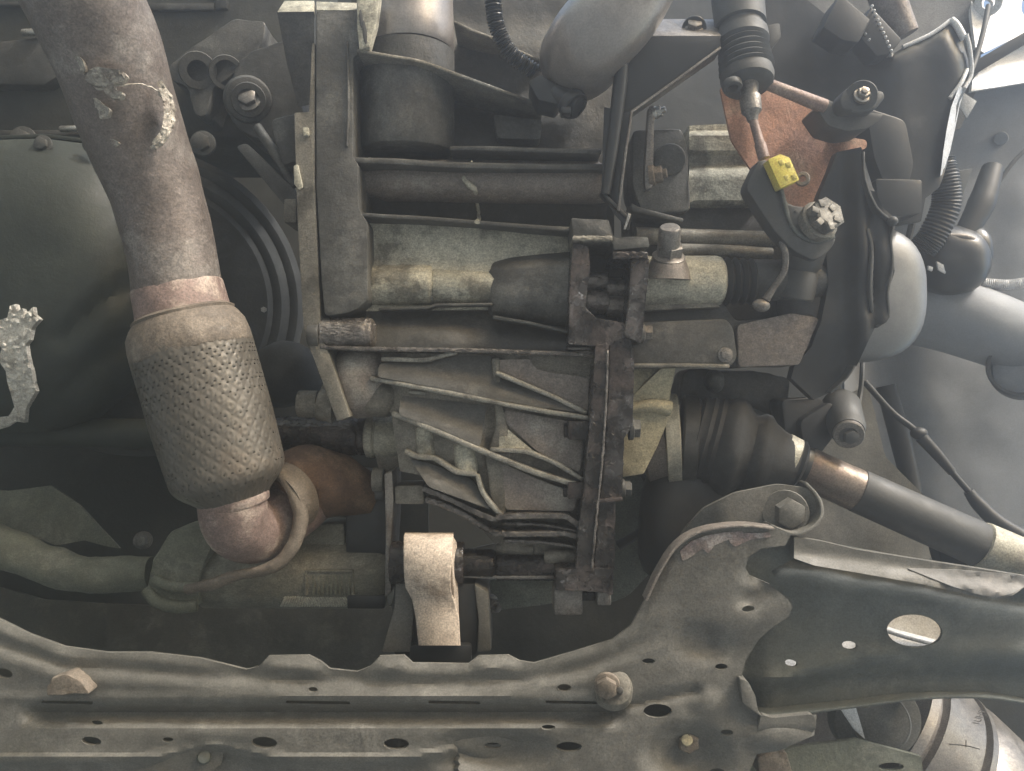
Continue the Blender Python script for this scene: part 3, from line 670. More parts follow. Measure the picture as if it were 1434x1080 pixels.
for pts, z0, th in (([(533, 503, -8), (592, 504, -8), (616, 499, -8), (640, 493, -8)], 20, 6), ([(518, 530, -8), (545, 535, -12), (600, 545, -14), (680, 561, -16), (750, 574, -18), (826, 586, -20)], -14, 6), ([(516, 530, 0), (530, 516, 8), (536, 510, 16)], 6, 5),
    ([(694, 522, -12), (740, 541, -13), (780, 558, -14), (822, 579, -14)], -4, 6), ([(572, 549, 0), (596, 551, 0)], 0, 5),
    ([(548, 580, -6), (562, 584, -10), (610, 604, -14), (680, 634, -16), (750, 662, -18), (824, 684, -20)], -14, 7), ([(686, 630, -12), (730, 632, -12), (750, 637, -13), (780, 650, -14), (816, 672, -16)], -4, 6),
    ([(566, 632, -4), (585, 640, -5), (608, 642, -6), (630, 656, -8), (645, 662, -9), (668, 664, -10)], 10, 7), ([(668, 664, -10), (676, 690, -12), (692, 712, -14), (704, 724, -14)], 0, 6)):
    b = B(); b.rib(pts, z0, 74, th * 1.15, 2.2, 3); b.rough(.7, 120); b.obj('rib', worn_lit_edge, g)
B().cyl((594, 598, 14), (597, 640, 10), 14, 14, 3).obj('rod_boss', alu, g)
B().cyl((650, 620, 12), (654, 662, 8), 16, 16, 3).obj('rod_boss', alu, g)
for pts, th in (([(592, 684, 8), (630, 700, 0), (668, 718, -8), (694, 728, -16), (704, 724, -18), (780, 723, -20), (800, 728, -20), (826, 750, -20)], 7), ([(704, 734, -4), (760, 736, -6), (826, 748, -10)], 4), ([(596, 700, 14), (640, 716, 6), (676, 738, -4), (700, 748, -14), (760, 748, -18), (800, 750, -18), (822, 762, -18)], 8), ([(706, 758, -2), (760, 760, -6), (824, 770, -10)], 5)):
    b = B(); b.rib(pts, 0, 74, th, 2, 4); b.pebble(1.3, 3, 560); b.obj('wet_rib', wet_glint_edge, g)
# step block and dark slots between the ribs
B().prism(rnd([(553, 681), (592, 680), (594, 706), (554, 706)], 3), 22, 90, 2.5).obj('step_block', alu_grey, g)
B().box(796, 590, 832, 616, -26, 40, 2).hexa((797, 603, 4), LF, 12, 8, 0).obj('bolt', cast_wet, g)
B().box(795, 676, 828, 699, -26, 40, 2).hexa((796, 688, 4), LF, 11, 8, 0).obj('bolt', cast_wet, g)
B().sheet([(700, 504), (742, 503), (748, 514), (756, 519), (824, 530), (824, 575), (780, 560), (700, 524)], lambda x, y: -1, (), 10, 20, noise_amp=2).obj('casting_pad', pink_cast, g)
B().plate([(700, 592, 2), (748, 632, -6), (698, 632, -6)], 6).obj('gusset', alu, g)
# split flange between the two case halves
B().prism(rnd([(834, 484), (852, 480), (850, 560), (844, 650), (836, 720), (830, 800), (806, 800), (810, 740), (818, 680), (826, 590)], 3), -40, 60, 3).rough(1.2, 70, 1).pebble(1.1, 3.2, 560).obj('split_flange', cast_wet, g)
B().prism(rnd([(854, 478), (884, 466), (888, 520), (886, 598), (874, 612), (872, 690), (862, 700), (860, 800), (832, 800), (838, 720), (846, 650), (852, 560)], 3), -34, 60, 3).rough(1.2, 70, 1).pebble(1.1, 3.2, 560).obj('split_flange', cast_wet, g)
B().prism([(830, 700), (872, 696), (872, 702), (830, 706)], -42, 0, 1).obj('flange_step', cast_wet, g)
b = B(); b.rib([(851, 490, -43), (849, 560, -43), (843, 650, -43), (836, 720, -43), (829, 796, -43)], -43, 0, 3.2, 1, 4); b.pebble(1.4, 3.2); b.obj('gasket_edge', wet_glint_edge, g)
for y, r_ in ((600, 14), (684, 11)):
    B().hexa((884 if y < 650 else 872, y, 0), RT, r_, 12, 1.2).obj('bolt', cast_dark, g)
# open frame at the top of the flange
B().prism(rnd([(800, 306), (852, 308), (860, 332), (908, 332), (910, 346), (860, 350), (858, 340), (804, 338)], 3), -44, 90, 3).rough(1.2, 70, 2).obj('flange_head', cast_dark, g)
B().prism(rnd([(803, 338), (824, 346), (826, 372), (820, 432), (836, 446), (874, 452), (880, 470), (850, 486), (796, 482), (798, 400)], 3), -40, 80, 3).rough(1.2, 80, 1).pebble(1.1, 3.2, 560).obj('flange_frame', cast_wet, g)
B().prism(rnd([(884, 364), (910, 362), (905, 420), (898, 482), (874, 470), (880, 420)], 3), -42, 80, 3).rough(1.2, 80, 1).pebble(1.1, 3.2, 560).obj('flange_frame', cast_wet, g)
B().box(858, 352, 908, 363, -46, 60, 2.5).pebble(1.6, 3.2).obj('frame_lip', cast_wet, g)
B().box(802, 330, 858, 338, -48, 40, 2.5).pebble(1.6, 3.2).obj('frame_lip', alu_grey, g)
B().box(815, 345, 892, 470, 55, 90, 2).obj('frame_back', cast_black, g)
B().cyl((818, 394, 20), (852, 394, 20), 13).cyl((818, 424, 16), (852, 424, 16), 17).pebble(1.2, 3, 560).obj('selector_rod', wet_glint_edge, g)
B().cyl((848, 404, 22), (884, 404, 22), 14).cyl((848, 430, 16), (880, 430, 16), 15).pebble(1.2, 3, 560).obj('selector_rod', wet_glint_edge, g)
B().hexa((899, 466, 10), RT, 11, 14, 1.3).obj('bolt', steel_dull, g)
# foot of the flange
B().prism(rnd([(778, 798), (860, 796), (858, 834), (846, 830), (778, 826)], 2), -40, 60, 3).pebble(1.1, 3.2, 560).obj('flange_foot', cast_wet, g)
B().box(776, 826, 816, 862, -30, 20, 3).obj('foot_lug', steel_dull, g)
B().box(836, 828, 856, 849, -30, 20, 3).obj('foot_lug', steel_dull, g)
B().box(806, 830, 842, 842, -10, 30, 2).obj('foot_web', cast_wet, g)
b = B().lathe((632, 789, 22), (694, 790, 20), [(0, 17), (.03, 20), (.94, 20), (1, 17)], 28, 1.5, 120).lathe((694, 794, 24), (778, 795, 20), [(0, 16), (.04, 18), (1, 18)], 28, 1.5, 120); b.pebble(1.2, 3, 560); b.obj('pivot_tube', cast_wet, g)
B().cyl((695, 768, 30), (748, 769, 28), 10, 10, 3).cyl((762, 780, 10), (806, 780, 6), 10, 10, 3).obj('pivot_tube', alu_grey, g)
B().rib([(546, 808, 14), (640, 807, 8), (700, 809, 6), (790, 809, 0)], 4, 50, 5, 1.5).obj('foot_rail', steel_dull, g)
# right half
B().prism(rnd([(884, 440), (1010, 420), (1030, 450), (1140, 440), (1145, 505), (1040, 515), (884, 500)], 6), 40, 140, 3).rough(1.5, 30, 2).obj('rear_case', cast_black, g)
B().prism(rnd([(884, 452), (1016, 446), (1027, 458), (1033, 500), (1024, 514), (884, 517)], 9, 4), 8, 50, 3).obj('cover_plate', cast_dark, g)
b = B(); b.rib([(884, 512, 2), (960, 512, 2), (1022, 513, 2)], 2, 40, 6, 2, 2); b.obj('cover_lip', alu_grey, g)
B().hexa((1016, 497, 6), CAMW, 8, 6, 1.3).obj('bolt', steel_dull, g)
B().prism(rnd([(1032, 456), (1110, 438), (1148, 446), (1120, 512), (1034, 514)], 6), 30, 100, 5).rough(1.5, 30, 2).obj('rear_bulge', pink_cast, g)
B().prism([(884, 280), (1240, 285), (1240, 470), (884, 470)], 120, 240, 4).rough(3, 30, 4).obj('end_case', cast_black, g)
B().tube([(890, 330, 70), (950, 332, 70), (1085, 336, 74)], 12, 16, 4).tube([(950, 350, 60), (1020, 352, 62), (1080, 356, 66)], 9, 14, 4).obj('case_bead', alu_grey, g)
B().lathe((892, 396, 36), (1012, 394, 36), [(0, 34), (.04, 37), (.55, 36), (.92, 35), (.97, 33), (1, 28)], 40, 1.2, 50).obj('shift_tower', alu, g)
B().prism([(893, 424), (1000, 424), (1010, 430), (893, 436)], 20, 60, 2).obj('tower_base', alu_grey, g)
B().lathe((935, 392, 4), (936, 364, 2), [(0, 32), (.4, 30), (.8, 26), (1, 24)], 30, 1, 60).obj('sensor_boss', pink_cast, g)
B().hexa((936, 362, -4), D(.02, -.82, -.57), 19, 22, 1.22, 0).obj('sensor_nut', steel_dull, g)
B().lathe((937, 346, -16), (938, 318, -34), [(0, 15), (.3, 15.5), (.8, 15.5), (.95, 14.5), (1, 13)], 24).obj('sensor_cap', steel_dull, g)
b = B()
for i in range(4): b.lathe((1012 + i * 11, 394, 36), (1023 + i * 11, 394, 36), [(0, 27), (.5, 34 - i * .5), (1, 27)], 32)
b.obj('rubber_boot', black_rub, g)
B().cyl((1052, 393, 36), (1110, 392, 36), 30, 28).obj('shaft_end', cast_black, g)
B().cyl((1110, 392, 40), (1160, 392, 50), 26, 24).obj('shaft_end', cast_dark, g)
b = B().sheet([(965, 176), (1062, 172), (1062, 292), (965, 292)], lambda x, y: 96 + (10 if y < 186 else 0) + 8 * sst((y - 214) / 4) - 14 * sst((y - 236) / 5) + 30 * sst((y - 286) / 4), (), 8, 60, noise_amp=3); b.obj('pitted_pad', alu, g)
B().prism(rnd([(886, 182), (956, 180), (964, 212), (966, 296), (900, 300), (886, 260)], 8), 60, 160, 5).rough(2, 40, 2).obj('side_lump', cast_dark, g)
B().cyl((938, 224, 48), (938, 224, 90), 22, 23, 3).obj('side_boss', cast_dark, g)
B().prism([(884, 284), (896, 290), (958, 306), (956, 312), (884, 296)], 50, 120, 2).obj('side_web', cast_dark, g)
B().prism(rnd([(880, 516), (946, 516), (932, 600), (902, 664), (868, 668), (870, 560)], 4), 34, 150, 4).rough(1.5, 50, 2).obj('rear_wall', alu_tan, g)
B().tube([(878, 573, 32), (910, 568, 30), (938, 572, 34)], [7, 9, 11], 14, 4).obj('wall_rib', alu_tan, g)
B().plate([(880, 560, 36), (928, 514, 20), (946, 516, 28), (934, 560, 32)], 8).obj('wall_rib', alu_tan, g)

# link bar beside the gearbox
r = root('link_bar', 'slim upright link bar with a bolt at each end right of the bracket arm', 'link bar', (916, 200, 30))
B().prism(rnd([(909, 148), (917, 148), (914, 262), (904, 266), (903, 240)], 3), 20, 40, 2).obj('bar', steel_dull, r)
B().hexa((918, 158, 26), D(.9, -.2, -.4), 8, 9, 1.1, 6).obj('bolt', steel, r)
B().hexa((914, 246, 26), D(.95, -.1, -.3), 12, 14, 1.25, 6).obj('bolt', rust_dull, r)

# ================================================================ engine mount
r = root('engine_mount', 'cream painted engine mount arm looped over a tube in a dark rubber bracket', 'engine mount', (605, 830, 0))
def loop(x0, x1, sk):
    pr = []
    for i in range(13):
        a = math.pi * (1.12 - 1.25 * i / 12); pr.append((math.cos(a) * 42, math.sin(a) * 52))
    return pr
def arm_sec(xl, xr, y, z, th): return [(xl, y, z + 2), (xl + 2, y, z), (xr - 2, y, z), (xr, y, z + 2), (xr, y + .1, z + th), (xl, y + .1, z + th)]
secs = [arm_sec(569, 634, 747, 34, 14), arm_sec(567, 635, 746, 6, 14), arm_sec(566, 635, 750, -14, 14), arm_sec(565, 634, 762, -30, 14), arm_sec(565, 633, 785, -38, 14), arm_sec(566, 631, 808, -36, 14), arm_sec(568, 632, 824, -30, 14), arm_sec(573, 633, 832, -26, 14), arm_sec(577, 637, 840, -24, 14), arm_sec(582, 643, 866, -24, 14), arm_sec(586, 645, 904, -24, 14)]
B().loft(secs).obj('arm', tan_arm, r, 50)
B().plate([(634, 750, -10), (640, 760, -6), (640, 800, 0), (643, 866, -8), (642, 900, -10), (636, 830, -22), (633, 790, -30)], 3).obj('arm_edge', tan_arm, r)
B().cyl((548, 788, 10), (650, 789, 10), 30, 30).obj('bushing', cast_wet, r)
B().prism(rnd([(552, 818), (668, 818), (668, 918), (552, 920)], 6), 6, 110, 5).obj('rubber_block', black_rub, r)
B().prism([(556, 780), (572, 792), (580, 850), (576, 914), (534, 914), (552, 850)], -2, 90, 3).obj('bracket_side', frame_mat, r)
B().prism([(664, 818), (684, 830), (688, 912), (668, 914), (670, 870)], -2, 90, 3).obj('bracket_side', frame_mat, r)
B().prism(rnd([(574, 904), (660, 904), (660, 930), (574, 930)], 5), -8, 80, 4).obj('stop_pad', black_pl, r)
o = B().prism(rnd([(684, 812), (776, 812), (776, 846), (740, 850), (690, 856)], 4), 90, 140, 3).rough(2, 40, 3).obj('back_plate', green_grey); tag(o, 'grey green cast plate below the wet pivot tube', 'plate')
o = B().hexa((686, 845, 60), D(.6, .2, -.7), 10, 14, 1.3, 6).obj('plate_bolt', steel_dull); tag(o, 'bolt head right of the cream mount, below the wet tube', 'bolt')

# bolts and cast marks on the housing
B().tube([(486, 60, -16), (488, 140, -18), (486, 205, -16)], 2.2, 8).obj('cast_seam', cast_dark, g)
B().prism(rnd([(690, 160), (760, 168), (756, 196), (696, 194)], 6), 92, 140, 3).obj('cast_pad', cast_dark, g)
# ================================================================ top middle and right
r = root('cable_bracket', 'black folded bracket with bolted top flange and long arm above the gearbox flange', 'bracket', (900, 150, -20))
B().plate([(862, 60, -20), (872, 52, -24), (1008, 50, -24), (1010, 68, -22), (884, 156, -10), (862, 156, -8)], 5).obj('plate', black_pl, r)
B().plate([(846, 150, 0), (884, 156, -10), (878, 200, -6), (866, 292, 0), (884, 300, -4), (880, 322, -2), (860, 300, 4), (842, 268, 10), (844, 200, 6)], 5).obj('arm_plate', black_pl, r)
B().plate([(868, 50, -24), (868, 26, 40), (1000, 27, 40), (1010, 50, -24)], 5).obj('top_flange', white_pt if False else steel_dull, r)
B().ring((972, 40, 2), (972, 41, 10), 17, 9).obj('washer', black_pl, r); B().hexa((972, 39, 4), D(0, -.6, -.8), 11, 9, 1.2).obj('bolt', steel_dull, r)
B().tube([(872, 76, -30), (868, 120, -22), (858, 200, -10), (848, 272, 0)], [9, 10, 9, 7], 16, 5).obj('arm_bead', black_pl, r)
B().rib([(1010, 66, -30), (950, 110, -22), (885, 156, -18), (878, 200, -14), (866, 296, -8)], -22, 10, 4, 1.4, 1).obj('edge_fold', steel_dull, r)
B().rib([(842, 268, 0), (858, 284, -4), (880, 306, -8), (876, 322, -4)], -4, 20, 5, 1.5, 1).obj('edge_fold', black_pl, r)
B().plate([(880, 298, -12), (884, 300, -12), (876, 322, -10), (873, 321, -10)], 3).obj('bright_edge', steel, r)
o = B().tube([(915, -80, -50), (872, 4, -48), (832, 52, -28), (815, 78, 20), (812, 84, 110)], [62, 60, 59, 58, 56], 40, 10, None, True, 1, 1.5, 30).obj('coolant_pipe', cool_steel)
tag(o, 'fat smooth grey pipe stub entering from the top edge above the black bracket', 'pipe')
r = root('wiring_conduit', 'thin corrugated wiring conduit curving down from the top edge to a black plug', 'conduit', (715, 60, -10))
B().tube([(688, -40, -20), (691, 10, -16), (698, 44, -10), (716, 76, 0), (748, 100, 14)], 10.5, 14, 40, lambda f: 1 + .16 * math.sin(f * 215), True).obj('corrugated_tube', black_pl, r)
B().prism(rnd([(740, 114), (758, 104), (792, 128), (780, 146), (754, 140)], 4), 0, 60, 4).obj('connector', black_pl, r)
B().cyl((776, 130, 14), (812, 150, 0), 15, 18).obj('plug', black_pl, r)
B().ring((798, 142, 0), (806, 150, -6), 21, 16).obj('plug_collar', black_pl, r); B().box(786, 148, 800, 158, -18, 8, 3).obj('latch', black_pl, r)
r = root('shift_cable', 'shift cable end with a ribbed grey rubber bushing at the top edge', 'cable', (1042, 90, -10))
B().lathe((1030, -30, 20), (1040, 66, -6), [(0, 36), (.3, 36), (.7, 35), (.72, 31), (.8, 31), (.82, 36), (.95, 37), (1, 33)], 32).obj('bushing', grey_rub, r)
b = B()
for i in range(5): b.lathe((1040 + i * 1.2, 62 + i * 8, -6 - i * 2), (1041.2 + i * 1.2, 70 + i * 8, -8 - i * 2), [(0, 31 + i * .6), (.5, 35 + i * .8), (1, 31 + i * .6)], 32)
b.obj('bellows', grey_rub, r)
B().lathe((1045, 100, -14), (1048, 122, -22), [(0, 35), (.4, 37), (.8, 35), (1, 28)], 32).obj('end_cap', grey_rub, r)
B().ring((1024, 116, -36), (1026, 124, -40), 14, 8).obj('cap_eyelet', grey_rub, r)
B().lathe((1048, 116, -24), (1054, 170, -30), [(0, 14), (.3, 12), (.4, 15), (.75, 14), (.85, 9), (1, 7)], 20).obj('rod_end', steel_dull, r)
B().lathe((1054, 166, -30), (1070, 222, -34), [(0, 6), (.6, 6.5), (.65, 8), (1, 8)], 16).obj('rod', pipe_rust, r)
B().prism(rnd([(1072, 36), (1092, 32), (1094, 52), (1078, 72), (1070, 60)], 4), 20, 50, 3).obj('guide_tab', grey_rub, r)
r = root('stay_rod', 'pinkish stay rod running from the cable bushing to a square bolted pad', 'stay rod', (1180, 150, -10))
B().cyl((1070, 116, -14), (1156, 150, -6), 8, 10).obj('rod', pipe_rust, r)
B().prism(rnd([(1142, 150), (1156, 138), (1184, 150), (1222, 158), (1238, 160), (1232, 168), (1214, 180), (1188, 184), (1160, 176)], 5), -8, 50, 4).obj('pad_body', steel_dull if False else grey_rub, r)
B().prism(rnd([(1176, 138), (1184, 124), (1202, 119), (1238, 128), (1240, 136), (1226, 154), (1180, 154)], 6), -34, 0, 3).obj('nut_plate', grey_rub, r)
B().ring((1206, 135, -40), (1206, 136, -34), 22, 13).obj('washer', grey_rub, r)
B().hexa((1207, 134, -40), D(0, -.3, -.95), 9, 10, 1.3, 3).obj('bolt', steel, r)
o = B().sheet(rnd([(1008, 122), (1040, 108), (1092, 128), (1150, 152), (1172, 190), (1214, 196), (1214, 208), (1172, 216), (1160, 240), (1136, 296), (1096, 310), (1060, 250), (1024, 196)], 6), lambda x, y: 44 + .12 * (x - 1010) + 10 * sst((1050 - x) / 30) - 12 * sst((x - 1165) / 12), (), 9, 6, noise_amp=3).obj('rust_plate', rust_or)
tag(o, 'orange rusted steel plate behind the yellow clip', 'rusty plate')
r = root('shift_lever', 'grey shift lever arm with a castellated nut at its lower end', 'lever', (1110, 300, -10))
B().prism(rnd([(1044, 262), (1062, 224), (1074, 222), (1090, 252), (1100, 280), (1112, 288), (1140, 290), (1168, 318), (1172, 338), (1156, 358), (1140, 366), (1112, 352), (1086, 326), (1068, 300)], 8), -22, 14, 4).obj('arm', grey_rub, r)
b = B(); b.rib([(1076, 226, -28), (1092, 256, -28), (1100, 286, -27), (1108, 312, -26), (1122, 330, -26), (1146, 338, -26), (1170, 330, -24)], -27, 0, 6, 1.8, 3); b.obj('edge_flange', arm_mat, r)
B().prism(rnd([(1098, 286), (1126, 292), (1130, 304), (1112, 318), (1104, 306)], 3), -26, 0, 2).prism(ell(1115, 286 + 10, 2.6, 2.6, 10), -27, -10, .3).obj('tab', grey_rub, r)
nut = B().hexa((1146, 310, -24), D(.32, -.32, -.9), 25, 26, 1.15).obj('nut', alu_grey, r)
c0 = P(1154, 303, -48); ax = D(.32, -.32, -.9); u = ax.orthogonal().normalized(); v = ax.cross(u)
for i in range(6):
    a = i * math.pi / 3 + .5; q = c0 + (u * math.cos(a) + v * math.sin(a)) * L(18, -48)
    t = bmesh.new(); bmesh.ops.create_cube(t, size=1); bmesh.ops.scale(t, vec=(L(9), L(11), L(12)), verts=t.verts[:]); bmesh.ops.transform(t, matrix=Matrix.Translation(q) @ ax.to_track_quat('Z', 'X').to_matrix().to_4x4() @ Matrix.Rotation(a, 4, 'Z'), verts=t.verts[:]); b = B(); b.take(b.bev(t, L(1.2))); b.obj('castellation', alu_grey, nut)
B().lathe((1128, 344, 14), (1112, 420, 30), [(0, 30), (.35, 27), (.45, 22), (.55, 26), (.95, 26), (1, 22)], 26).obj('pivot_barrel', grey_rub, r)
r = root('yellow_clip', 'bright yellow plastic clip on the shift lever', 'clip', (1098, 240, -34))
yo = rot2([(1083, 216), (1102, 216), (1112, 226), (1112, 260), (1083, 260)], (1097, 238), -.42)
clip = B().prism(rnd(yo, 2), -46, -24, 1.6).obj('body', yellow, r)
b = B()
for px, py in ((1094, 228), (1104, 231), (1102, 249), (1112, 248)): b.prism(rot2([(px - 3.2, py - 4), (px + 3.2, py - 4), (px + 3.2, py + 4), (px - 3.2, py + 4)], (px, py), -.42), -46.6, -40, .2)
b.obj('pocket_shade', M('clip_shade', (.45, .38, .09), (.40, .33, .08)), clip)  # darker yellow pads put the shade of the recesses into the colour
B().ring((1124, 250, -26), (1124, 252, -16), 10, 5).obj('tail_loop', brass, r)
o = B().tube([(1094, 338, -10), (1100, 356, -18), (1098, 380, -18), (1084, 402, -16), (1072, 420, -14)], [4, 5, 5, 5, 7], 10, 5, None, True, .6).ball((1066, 428, -14), 12, 8, 8, 3, 80).obj('wire_bail', steel_dull)
tag(o, 'thin curved metal bail between the rubber boot and the lever barrel', 'bail')
# end cover and dome
r = root('end_cover', 'dark wavy edged rubber end cover in front of the smooth grey dome', 'cover', (1200, 380, 20))
out = [(1172, 213), (1206, 206), (1214, 236), (1222, 262), (1238, 292), (1256, 308), (1252, 322), (1246, 336), (1250, 358), (1253, 380), (1246, 402), (1243, 422), (1246, 440), (1240, 452), (1226, 457), (1214, 482), (1200, 512), (1166, 548), (1140, 560), (1108, 530), (1112, 514), (1136, 486), (1150, 450), (1160, 400), (1156, 330), (1140, 300), (1148, 272), (1162, 240)]
def covz(x, y):
    z = 20 - 24 * sst((x - 1175) / 40) + 12 * sst((y - 440) / 60)
    z += 8 * math.exp(-((x - 1222 - (y - 350) * .02) / 8) ** 2)
    return z + 3 * math.sin(y * .05)
B().sheet(out, covz, (), 6, 20, noise_amp=4).obj('shell', black_rub, r)
b = B(); b.rib([(1210, 212, -10), (1212, 250, -10), (1228, 290, -12), (1250, 312, -12), (1248, 336, -10), (1251, 370, -10), (1244, 410, -8), (1245, 444, -6), (1228, 458, -2)], -10, 16, 3.5, 1.2, 3); b.rib([(1198, 512, 6), (1186, 530, 8), (1164, 550, 10)], 6, 30, 3, 1, 2); b.obj('seam', grey_rub, r)
b = B(); b.rib([(1216, 320, -6), (1222, 350, -8), (1220, 400, -8), (1222, 438, -4)], -8, 20, 5, 2, 3); b.obj('bead', grey_rub, r)
B().ball((1250, 310, -14), 7, 7, 8).obj('knob', grey_rub, r)
o = B().ball((1190, 412, 120), 102, 96, 46, 0, 60, 2.7, 56).obj('dome_cover', dome_mat); tag(o, 'smooth light grey rounded cover bulging right of the wavy dark cover', 'dome cover')
o = B().prism(rnd([(1094, 560), (1150, 556), (1170, 590), (1140, 630), (1100, 612)], 8), 90, 150, 5).rough(2, 40, 2).obj('steering_knuckle', black_rub); tag(o, 'dark arm behind the driveshaft boot beside the bolted bush', 'arm')
o = B().prism(rnd([(958, 518), (1060, 520), (1110, 530), (1096, 590), (1030, 560), (985, 575), (950, 560)], 10), 150, 230, 8).rough(5, 40, 3).obj('mount_casting', cast_black); tag(o, 'dark lumpy casting under the cover plate above the driveshaft boot', 'casting')
o = B().ball((1004, 534, 140), 14, 16, 14, 7, 60).obj('grey_lump', cast_dark); tag(o, 'small greyish lump on the dark casting above the boot', 'lump')

# ================================================================ black plastic shield top right
r = root('plastic_shield', 'big dark grey plastic shield with bright worn edges, top right', 'plastic shield', (1260, 180, 150))
out = [(1080, -40), (1176, 36), (1206, 50), (1214, 66), (1230, 78), (1250, 76), (1268, 64), (1300, 50), (1330, 28), (1346, 48), (1356, 84), (1358, 116), (1344, 142), (1336, 180), (1326, 232), (1316, 262), (1296, 278), (1290, 310), (1258, 316), (1210, 320), (1060, 320), (1060, -40)]
def shz(x, y):
    d = segdist(x, y, [(1206, 50), (1230, 78), (1268, 64), (1330, 28), (1356, 84), (1358, 116), (1326, 232)])
    return 190 - 60 * sst((1150 - x) / -120) + 12 * sst((14 - d) / 14) - 10 * math.exp(-(((x - 1335) / 22) ** 2 + ((y - 80) / 46) ** 2))
B().sheet(out, shz, (), 11, 8, noise_amp=3).obj('panel', black_pl, r)
def edge(pl, z, wd, m, nm='worn_lit_edge'): b = B(); b.tube([(x, y, shz(x, y) - 4) for x, y in pl], wd, 10, 5); return b.obj(nm, m, r)
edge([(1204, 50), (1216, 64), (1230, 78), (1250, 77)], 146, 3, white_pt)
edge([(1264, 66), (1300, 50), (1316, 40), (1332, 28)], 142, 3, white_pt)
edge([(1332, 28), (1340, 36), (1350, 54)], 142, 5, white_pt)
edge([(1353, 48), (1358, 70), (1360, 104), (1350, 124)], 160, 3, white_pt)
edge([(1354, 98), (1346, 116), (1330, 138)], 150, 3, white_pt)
B().loft([[(x - w_, y, 118), (x + w_, y - 4, 140), (x + w_, y - 2, 150), (x - w_, y + 2, 150)] for x, y, w_ in ((1347, 124, 5), (1338, 150, 6), (1332, 180, 6), (1326, 212, 5), (1319, 246, 2))]).obj('lit_edge', white_pt, r)  # white strip puts the light on the panel's edge into its colour
B().prism(rnd([(1153, 38), (1176, -8), (1219, 28), (1202, 60), (1180, 56)], 4), 90, 140, 4).obj('rubber_pad', black_rub, r)
b = B()
for i in range(11): b.ball((1221 + i * 2.7, 9 + i * 6.2, 106), 2.1, 2.1, 3, seg=8)
for i in range(3): b.ball((1207 + i * 5, 40 + i * 8, 106), 1.6, 1.6, 3, seg=8)
b.obj('stud_row', white_pt, r)
B().prism([(1200, 47), (1220, 8), (1264, 55), (1247, 76), (1228, 79)], 108, 150, 3).obj('toothed_block', black_rub, r)
B().tube([(1226, -60, 150), (1244, 0, 150), (1268, 50, 150)], [26, 24, 18], 24, 6).obj('roll', pipe_mat, r)
o = B().sheet([(1030, -80), (1374, -80), (1376, 60), (1366, 130), (1345, 180), (1030, 260)], lambda x, y: 330 + .05 * (x - 1200), (), 24, 8, noise_amp=6).obj('wheel_arch_skin', M('grey_skin', (.10, .102, .105), (.08, .082, .085), (.13, .132, .135), (.5, .7), 0, 14, 8)); tag(o, 'smooth dark grey sheet metal behind the worn shield at the top', 'sheet metal')
B().prism(rnd([(1212, 150), (1268, 168), (1280, 230), (1270, 268), (1240, 262), (1224, 220)], 10), 70, 150, 6).obj('cover_box', black_pl, r)
B().prism(rnd([(1226, 250), (1292, 252), (1290, 300), (1232, 306)], 5), 60, 150, 5).obj('cover_box', black_pl, r)

# bright bodywork, tag, cables at the top right corner
r = root('fender', 'white painted body panel with round holes at the top right corner', 'fender', (1400, 60, 330))
B().sheet([(1362, -60), (1520, -60), (1520, 32), (1440, 44), (1378, 74), (1366, 66), (1360, 20)], lambda x, y: 300 + .8 * ((x - 1360) * .62 + (60 - y) * .78), [ell(1384, 6, 7, 8, 14), ell(1436, 10, 6, 12, 14)], 11, 8).obj('panel', white_pt, r)
B().sheet([(1362, 112), (1376, 96), (1436, 58), (1520, 30), (1520, 90), (1434, 116), (1360, 128)], lambda x, y: 330 + .9 * ((x - 1360) * .5 + (110 - y) * .8), (), 10, 8).obj('lower_edge', white_pt, r)
B().plate([(1368, 84, 300), (1440, 42, 300), (1520, 20, 300), (1520, 50, 300), (1436, 62, 300), (1362, 106, 300)], 10).obj('dark_strap', black_pl, r)
B().ring((1384, 4, 318), (1384, 4, 332), 18, 8).obj('hole_rim', white_pt, r)
r = root('arch_liner', 'smooth blue grey inner wheel arch panel with a round plug, right edge', 'wheel arch liner', (1400, 250, 420))
B().sheet([(1130, 120), (1338, 118), (1362, 128), (1520, 92), (1600, 300), (1600, 830), (1200, 830), (1180, 500), (1130, 480)], lambda x, y: 470 - .14 * (x - 1200) + 40 * math.exp(-((x - 1240 - (y - 600) * .1) / 40) ** 2), (), 22, 10, noise_amp=8).obj('liner', blue_grey, r)
B().cyl((1402, 194, 428), (1402, 194, 450), 9, 9).obj('plug', blue_grey, r)
o = B().plate([(1350, 130, 280), (1368, 142, 280), (1354, 166, 284), (1344, 150, 284)], 3).obj('paper_tag', white_pt); tag(o, 'small pale pink tag hanging by the bright shield edge', 'tag')
o = B().tube([(1384, 8, 300), (1378, 40, 280), (1366, 84, 260), (1352, 120, 240)], 3.5, 10).obj('stay_cable', grey_rub); tag(o, 'thin grey cable dropping from the white panel hole to the shield edge', 'cable')
o = B().tube([(1520, 150, 330), (1434, 212, 330), (1394, 262, 330), (1358, 312, 330)], 3, 8).obj('thin_cable', grey_rub); tag(o, 'thin cable slanting down from the right edge over the liner', 'cable')
r = root('wheel_harness', 'corrugated conduit and straps beside the dome cover', 'harness', (1320, 290, 200))
B().tube([(1316, 226, 180), (1324, 256, 176), (1324, 290, 180), (1306, 330, 190), (1290, 350, 200)], 19, 18, 34, lambda f: 1 + .05 * math.sin(f * 200)).obj('corrugated_tube', black_rub, r)
B().tube([(1390, 236, 260), (1374, 286, 240), (1350, 330, 230)], [14, 18, 14], 14, 6).obj('hose', black_rub, r)
B().plate([(1324, 242, 180), (1362, 236, 190), (1344, 286, 200), (1330, 300, 196)], 4).obj('strap', grey_rub, r)
